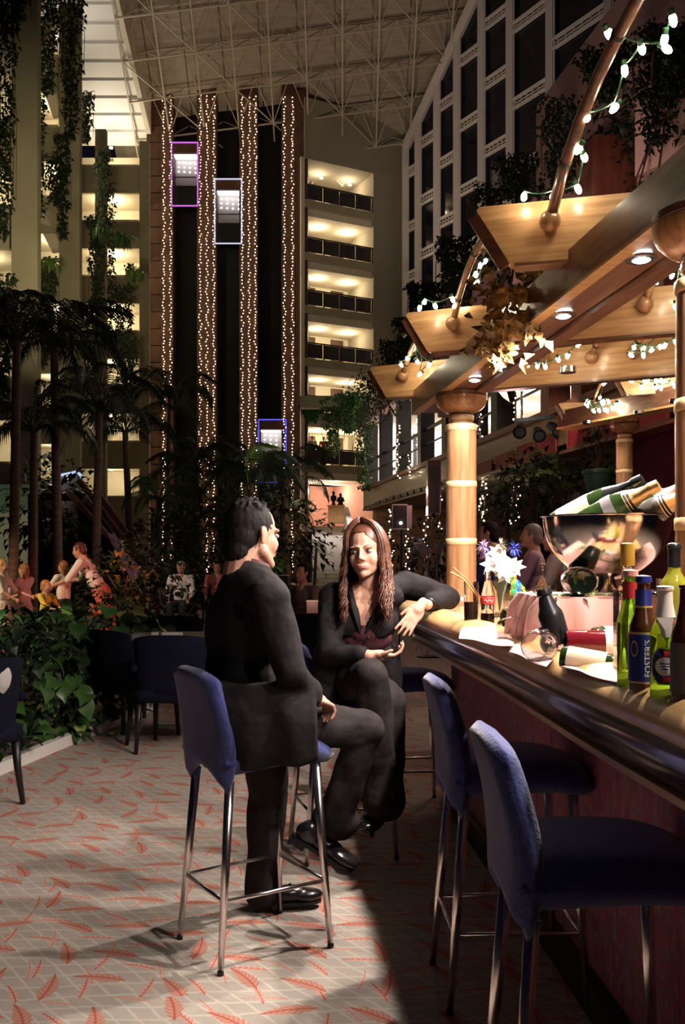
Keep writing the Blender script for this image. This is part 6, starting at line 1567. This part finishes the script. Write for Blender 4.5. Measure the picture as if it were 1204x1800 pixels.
q = MB(); q.prism([P(105, 837, 19.42), P(136, 830, 19.42), P(136, 862, 19.42), P(105, 862, 19.42)], (0, .03, 0)); q.build('glass_pane', mat('blue_grey_glass', (.10, .12, .16), .15), fr)
q = MB(); q.prism([P(80, 842, 19.6), P(104, 836, 19.6), P(104, 862, 19.6), P(78, 862, 19.6)], (0, .2, 0)); q.build('pink_parapet', pink_wall, fr)
light('landing_light', 'POINT', P(92, 830, 18.9), 8, (1.0, .75, .6), .05)
light('escalator_light', 'POINT', P(230, 930, 16.6), 14, (.9, .6, .7), .1)

# ================================================================ furniture in the dark
def make_chair():
    t = thing('lounge_chair', 'chair', 'chair', (0, 0, 0), 0, 'dark upholstered chairs')
    def seat(u, v): x, y_ = (u - .5) * .50, (v - .5) * .52; e = (max(0, 1 - abs(2 * u - 1) ** 10) * max(0, 1 - abs(2 * v - 1) ** 10)) ** .5; return V((x, y_, .44 + .035 * e)), V((x, y_, .36 - .01 * e))
    MB().pad(10, 10, seat).build('seat', navy_cloth, t, 'all')
    def back(u, v):
        s_ = 2 * u - 1; z = .38 + .46 * v; x = -.22 - .08 * v + .06 * s_ * s_; e = (max(0, 1 - abs(s_) ** 10) * max(0, 1 - abs(2 * v - 1) ** 10)) ** .5
        return V((x + .03 * e + .004, s_ * .27, z - .03 * abs(s_) ** 3)), V((x - .03 * e - .004, s_ * .27, z - .03 * abs(s_) ** 3))
    MB().pad(12, 10, back).build('backrest', navy_cloth, t, 'all')
    for s_ in (-1, 1):
        q = MB(); q.chain([V((-.22, s_ * .27, .60)), V((.05, s_ * .28, .61)), V((.22, s_ * .27, .58)), V((.22, s_ * .265, .40))], [.032] * 4, 8); q.build('armrest', navy_cloth, t, 'all')
        for x, dx in ((-.21, -.05), (.22, .02)): MB().tube([(x, s_ * .24, .38), (x + dx * .3, s_ * .245, .2), (x + dx, s_ * .25, 0)], [.024, .020, .014], 8).build('leg', wood_black, t, 'all')
    return t
c0 = make_chair(); c0.location = (-2.13, 4.98, 0); c0.rotation_euler = (0, 0, 2.7); c0['label'] = 'dark navy chair cut by the picture edge, in front of the hedge'
dup(c0, (-1.62, 7.05, 0), .9, 'dark chair at the black table, next to the hedge')
dup(c0, (-1.18, 6.62, 0), 1.5, 'dark chair at the black table, right behind the man\'s stool')
dup(c0, (-1.55, 8.2, 0), -1.5, 'dark chair on the far side of the black table')
dup(c0, (-.75, 7.4, 0), 2.9, 'dark chair hidden behind the man at the black table')
dup(c0, (-.25, 8.9, 0), 1.2, 'dark chair between the man and the woman at the low table')
q = MB().ell((-1.93, 4.92, .735), (.13, .10, .13), None, 12, 8); tag(remesh(q, .012, 3, (9, .02)).build('folded_jacket', cloth_beige, smooth='all'), 'pale folded garment on the arm of the chair at the picture edge', 'garment')
for px_, d_, h_, lb in ((318, 17, PI, 'dark chair under the grey haired person at the far table'), (382, 18, PI, 'dark chair under the person in the red top'), (532, 10.5, 2.6, 'dark chair under the person in the khaki shirt'), (612, 11.5, 2.4, 'dark chair under the seated person behind the woman')):
    dup(c0, (tx(px_, d_), d_, 0), h_ + PI / 2, lb)
pb_ = P(455, 990, 15); q = MB().box((pb_.x - .5, 14.6, 0), (pb_.x + .5, 15.4, pb_.z - .2)); tag(q.build('planter_box', wood_black), 'dark planter box under the bright green plant behind the man', 'planter')
def table(label, x, y_, w_, d_, h, mt, top=.03):
    t = thing('low_table', label, 'table', (x, y_, 0), group='tables in the dark lounge')
    MB().box((x - w_ / 2, y_ - d_ / 2, h - top), (x + w_ / 2, y_ + d_ / 2, h)).build('tabletop', mt, t)
    for sx in (-1, 1):
        for sy in (-1, 1): MB().tube([(x + sx * (w_ / 2 - .06), y_ + sy * (d_ / 2 - .06), h - top), (x + sx * (w_ / 2 - .05), y_ + sy * (d_ / 2 - .05), 0)], [.026, .018], 8).build('leg', wood_black, t, True)
    MB().box((x - w_ / 2 + .05, y_ - d_ / 2 + .05, h - top - .08), (x + w_ / 2 - .05, y_ + d_ / 2 - .05, h - top)).build('apron', wood_black, t)
    return t
table('black table behind the man, ringed by dark chairs', -1.28, 7.45, .95, .85, .74, wood_black)
table('low table with a pale cube between the man and the woman', -.50, 10.2, .95, .8, .78, wood_dark)
table('far low table just beyond the man\'s arm', -.65, 12.0, 1.0, .8, .84, wood_red)
b = V((-1.40, 7.2, .74)); t = thing('rolled_napkin', 'rolled white napkin lying on the black table', 'napkin', b)
MB().tube([(-1.50, 7.16, .768), (-1.26, 7.16, .768)], [.026, .026], 12).build('roll', white_mat, t, True); MB().lathe([(.027, -.012), (.029, 0), (.027, .012)], 12, frame((1, 0, 0), (0, 0, 1), (-1.43, 7.16, .768))).build('band', wood_red, t)
b = P(549, 1070, 9.95); b.z = .78; t = thing('tea_light_cube', 'pale cube lantern on the low table between the man and the woman', 'lantern', b)
MB().box((b.x - .06, b.y - .06, .78), (b.x + .06, b.y + .06, .90)).build('shade', mat('lantern_shade', (.6, .42, .38), .6), t); MB().box((b.x - .065, b.y - .065, .90), (b.x + .065, b.y + .065, .912)).build('lid', cream_label, t)
light('lantern_light', 'POINT', b + V((0, -.16, .2)), .5, (1.0, .6, .5), .03)

# ================================================================ stage equipment under the mezzanine
p = P(705, 980, 14.0)
t = thing('speaker', 'loudspeaker with pale sides on a tripod stand under the mezzanine', 'speaker', (p.x, 14, 1.82))
a, b = P(690, 929, 14), P(720, 889, 14)
MB().box((a.x, 13.9, a.z), (b.x - .05, 14.15, b.z)).build('grille', wood_black, t); MB().box((b.x - .05, 13.9, a.z), (b.x + .03, 14.2, b.z)).build('cabinet_side', mat('grey_cabinet', (.35, .30, .33), .5), t)
MB().box((a.x - .015, 13.885, a.z - .02), (b.x - .04, 13.9, a.z)).build('bottom_edge', mat('grey_cabinet', (.35, .30, .33), .5), t); MB().box((a.x - .015, 13.885, b.z), (b.x - .04, 13.9, b.z + .02)).build('top_edge', mat('grey_cabinet', (.35, .30, .33), .5), t)
MB().ell((a.x + .12, 13.885, a.z + .08), .020, nu=8, nv=6).build('status_lamp', lens_mat, t)
t = thing('speaker_stand', 'tripod stand holding the loudspeaker', 'stand', (p.x, 14, 0))
MB().tube([(p.x, 14.02, .5), (p.x, 14.02, a.z - .02)], .022, 8).build('pole', chrome, t, True)
for k in range(3):
    an = k * 2.09 + .4; MB().tube([(p.x, 14.02, .85), (p.x + .45 * math.cos(an), 14.02 + .45 * math.sin(an), .01)], .014, 6).build('leg', chrome, t)
p = P(795, 980, 13.0); x = tx(752, 13)
t = thing('music_stand', 'music stand with an angled desk beside the wooden column', 'stand', (x, 13, 0))
MB().tube([(x, 13, .02), (x + .02, 13, 1.38)], .014, 8).build('pole', chrome, t)
q = MB(); q.prism([P(728, 957, 13), P(742, 954, 13), P(762, 972, 12.9), P(745, 976, 12.9)], (0, .02, .012)); q.build('desk', mat('mauve_desk', (.30, .22, .26), .4), t)
for k in range(3): an = k * 2.09; MB().tube([(x, 13, .3), (x + .32 * math.cos(an), 13 + .32 * math.sin(an), .01)], .011, 6).build('leg', chrome, t)
for k, (p0, p1, xx, lab) in enumerate((((752, 963), (762, 905), 750, 'microphone stand with an upright boom near the music stand'), ((768, 972), (786, 920), 770, 'second microphone stand beside the wooden column'))):
    x = tx(xx, 12.6); t = thing('microphone_stand', lab, 'stand', (x, 12.6, 0))
    MB().tube([(x, 12.6, .02), P(*p0, 12.6)], .010, 6).build('pole', chrome, t); MB().tube([P(*p0, 12.6), P(*p1, 12.6)], .009, 6).build('boom', chrome, t)
    MB().ell(P(*p1, 12.6), (.028, .028, .04), nu=8, nv=6).build('microphone', black_metal, t, 'all'); MB().lathe([(.14, 0), (.14, .02), (.02, .03)], 14, Matrix.Translation((x, 12.6, 0))).build('base', black_metal, t)
a, b = P(752, 905, 14.2), P(775, 870, 14.2); t = thing('hung_speaker', 'dark loudspeaker hung below the mezzanine fascia', 'speaker', (a.x, 14.2, a.z)); MB().box((a.x, 14.2, a.z), (b.x, 14.5, 2.9)).build('cabinet', wood_dark, t); MB().box((a.x + .02, 14.19, a.z + .03), (b.x - .02, 14.2, 2.8)).build('grille', wood_black, t)
# row of pale bottles / uprights seen low under the mezzanine
for k, (px, y0, y1) in enumerate(((730, 950, 992), (748, 970, 992), (754, 968, 992), (777, 965, 992))):
    a, b = P(px, y1, 16), P(px, y0, 16); t = thing('light_tube', f'pale lit upright rod low under the mezzanine, {ORD[k]} from the loudspeaker', 'rod', (a.x, 16, 0), group='pale uprights under the mezzanine')
    MB().tube([(a.x, 16, 0), (a.x, 16, b.z)], .025, 8).build('rod', white_stone, t); MB().lathe([(.08, 0), (.08, .03), (.02, .04)], 10, Matrix.Translation((a.x, 16, 0))).build('base', black_metal, t)
light('stage_glow', 'POINT', P(735, 900, 14.8), 5, (.9, .85, 1.0), .1)
# light strings on dark trunks beyond the column
for k, (px, y0, y1, d) in enumerate(((688, 888, 1000, 20), (716, 930, 1000, 20), (748, 905, 985, 20), (773, 872, 930, 20), (843, 728, 780, 17.5), (906, 690, 745, 15.2), (917, 688, 740, 15.2), (900, 828, 920, 17), (909, 828, 915, 17), (845, 845, 915, 17.5), (852, 850, 925, 17.5), (720, 800, 835, 22), (735, 700, 790, 23), (700, 745, 840, 23))):
    a = P(px, y1, d); b = P(px, y0, d); t = thing('string_lights', f'warm fairy light string in the dark under or on the mezzanine, {ORD[k]} listed', 'lights', a, group='fairy light strings by the mezzanine')
    z = a.z; pts = []
    while z < b.z: pts.append((a.x + R.uniform(-.05, .05), d + R.uniform(-.04, .04), z)); z += R.uniform(.045, .085)
    MB().tube([a, a.lerp(b, .5), b], .02, 5).build('cable', bark, t); bulbs(pts, .017, 'bulbs', bulb_mat, t)
t_ = bpy.data.objects
lab14 = ['beside the hung loudspeaker', 'below the tripod loudspeaker', 'behind the music stand', 'left of the wooden column shaft, under the fascia', 'just right of the wooden column shaft, above the fascia', 'on the red post of the mezzanine, left strand', 'on the red post of the mezzanine, right strand', 'above the bar guests, left strand', 'above the bar guests, right strand', 'right of the wooden column shaft below the fascia, left strand', 'right of the wooden column shaft below the fascia, right strand', 'on the mezzanine rail near the column', 'in front of the lit mezzanine windows, close to the column', 'in front of the lit mezzanine windows, towards the lobby']
ss = [o for o in bpy.data.objects if o.get('group') == 'fairy light strings by the mezzanine']
for o, s_ in zip(sorted(ss, key=lambda o: o.name), lab14): o['label'] = 'warm fairy light string ' + s_
# dark draped figures on the fascia (stage lamps)
p = P(945, 770, 13.4); t = thing('stage_lamps', 'cluster of black stage lamps clamped to the mezzanine fascia', 'lamp', p)
MB().bar(p + V((-.35, -.05, .25)), p + V((.4, -.05, .32)), .05, .05).build('bracket', black_metal, t)
for k, (dx, dz) in enumerate(((-.28, .1), (-.02, .05), (.22, .12))):
    q = MB().lathe([(.07, -.13), (.10, .12), (.08, .12), (.03, -.1)], 12, frame((-.3 + .3 * k, -1, -.5), (0, 0, 1), p + V((dx, -.12, dz)))); lh = q.build('lamp_head', black_metal, t, True)
    MB().lathe([(.02, .105), (.075, .105), (.07, .11)], 12, frame((-.3 + .3 * k, -1, -.5), (0, 0, 1), p + V((dx, -.12, dz)))).build('lamp_glass', mat('dim_lamp_glass', (.05, .045, .045), .2), lh)

light('guest_fill', 'POINT', (1.3, 7.0, 2.3), 16, (1.0, .55, .50), .1)  # added fill to lift the dim guests, no visible source
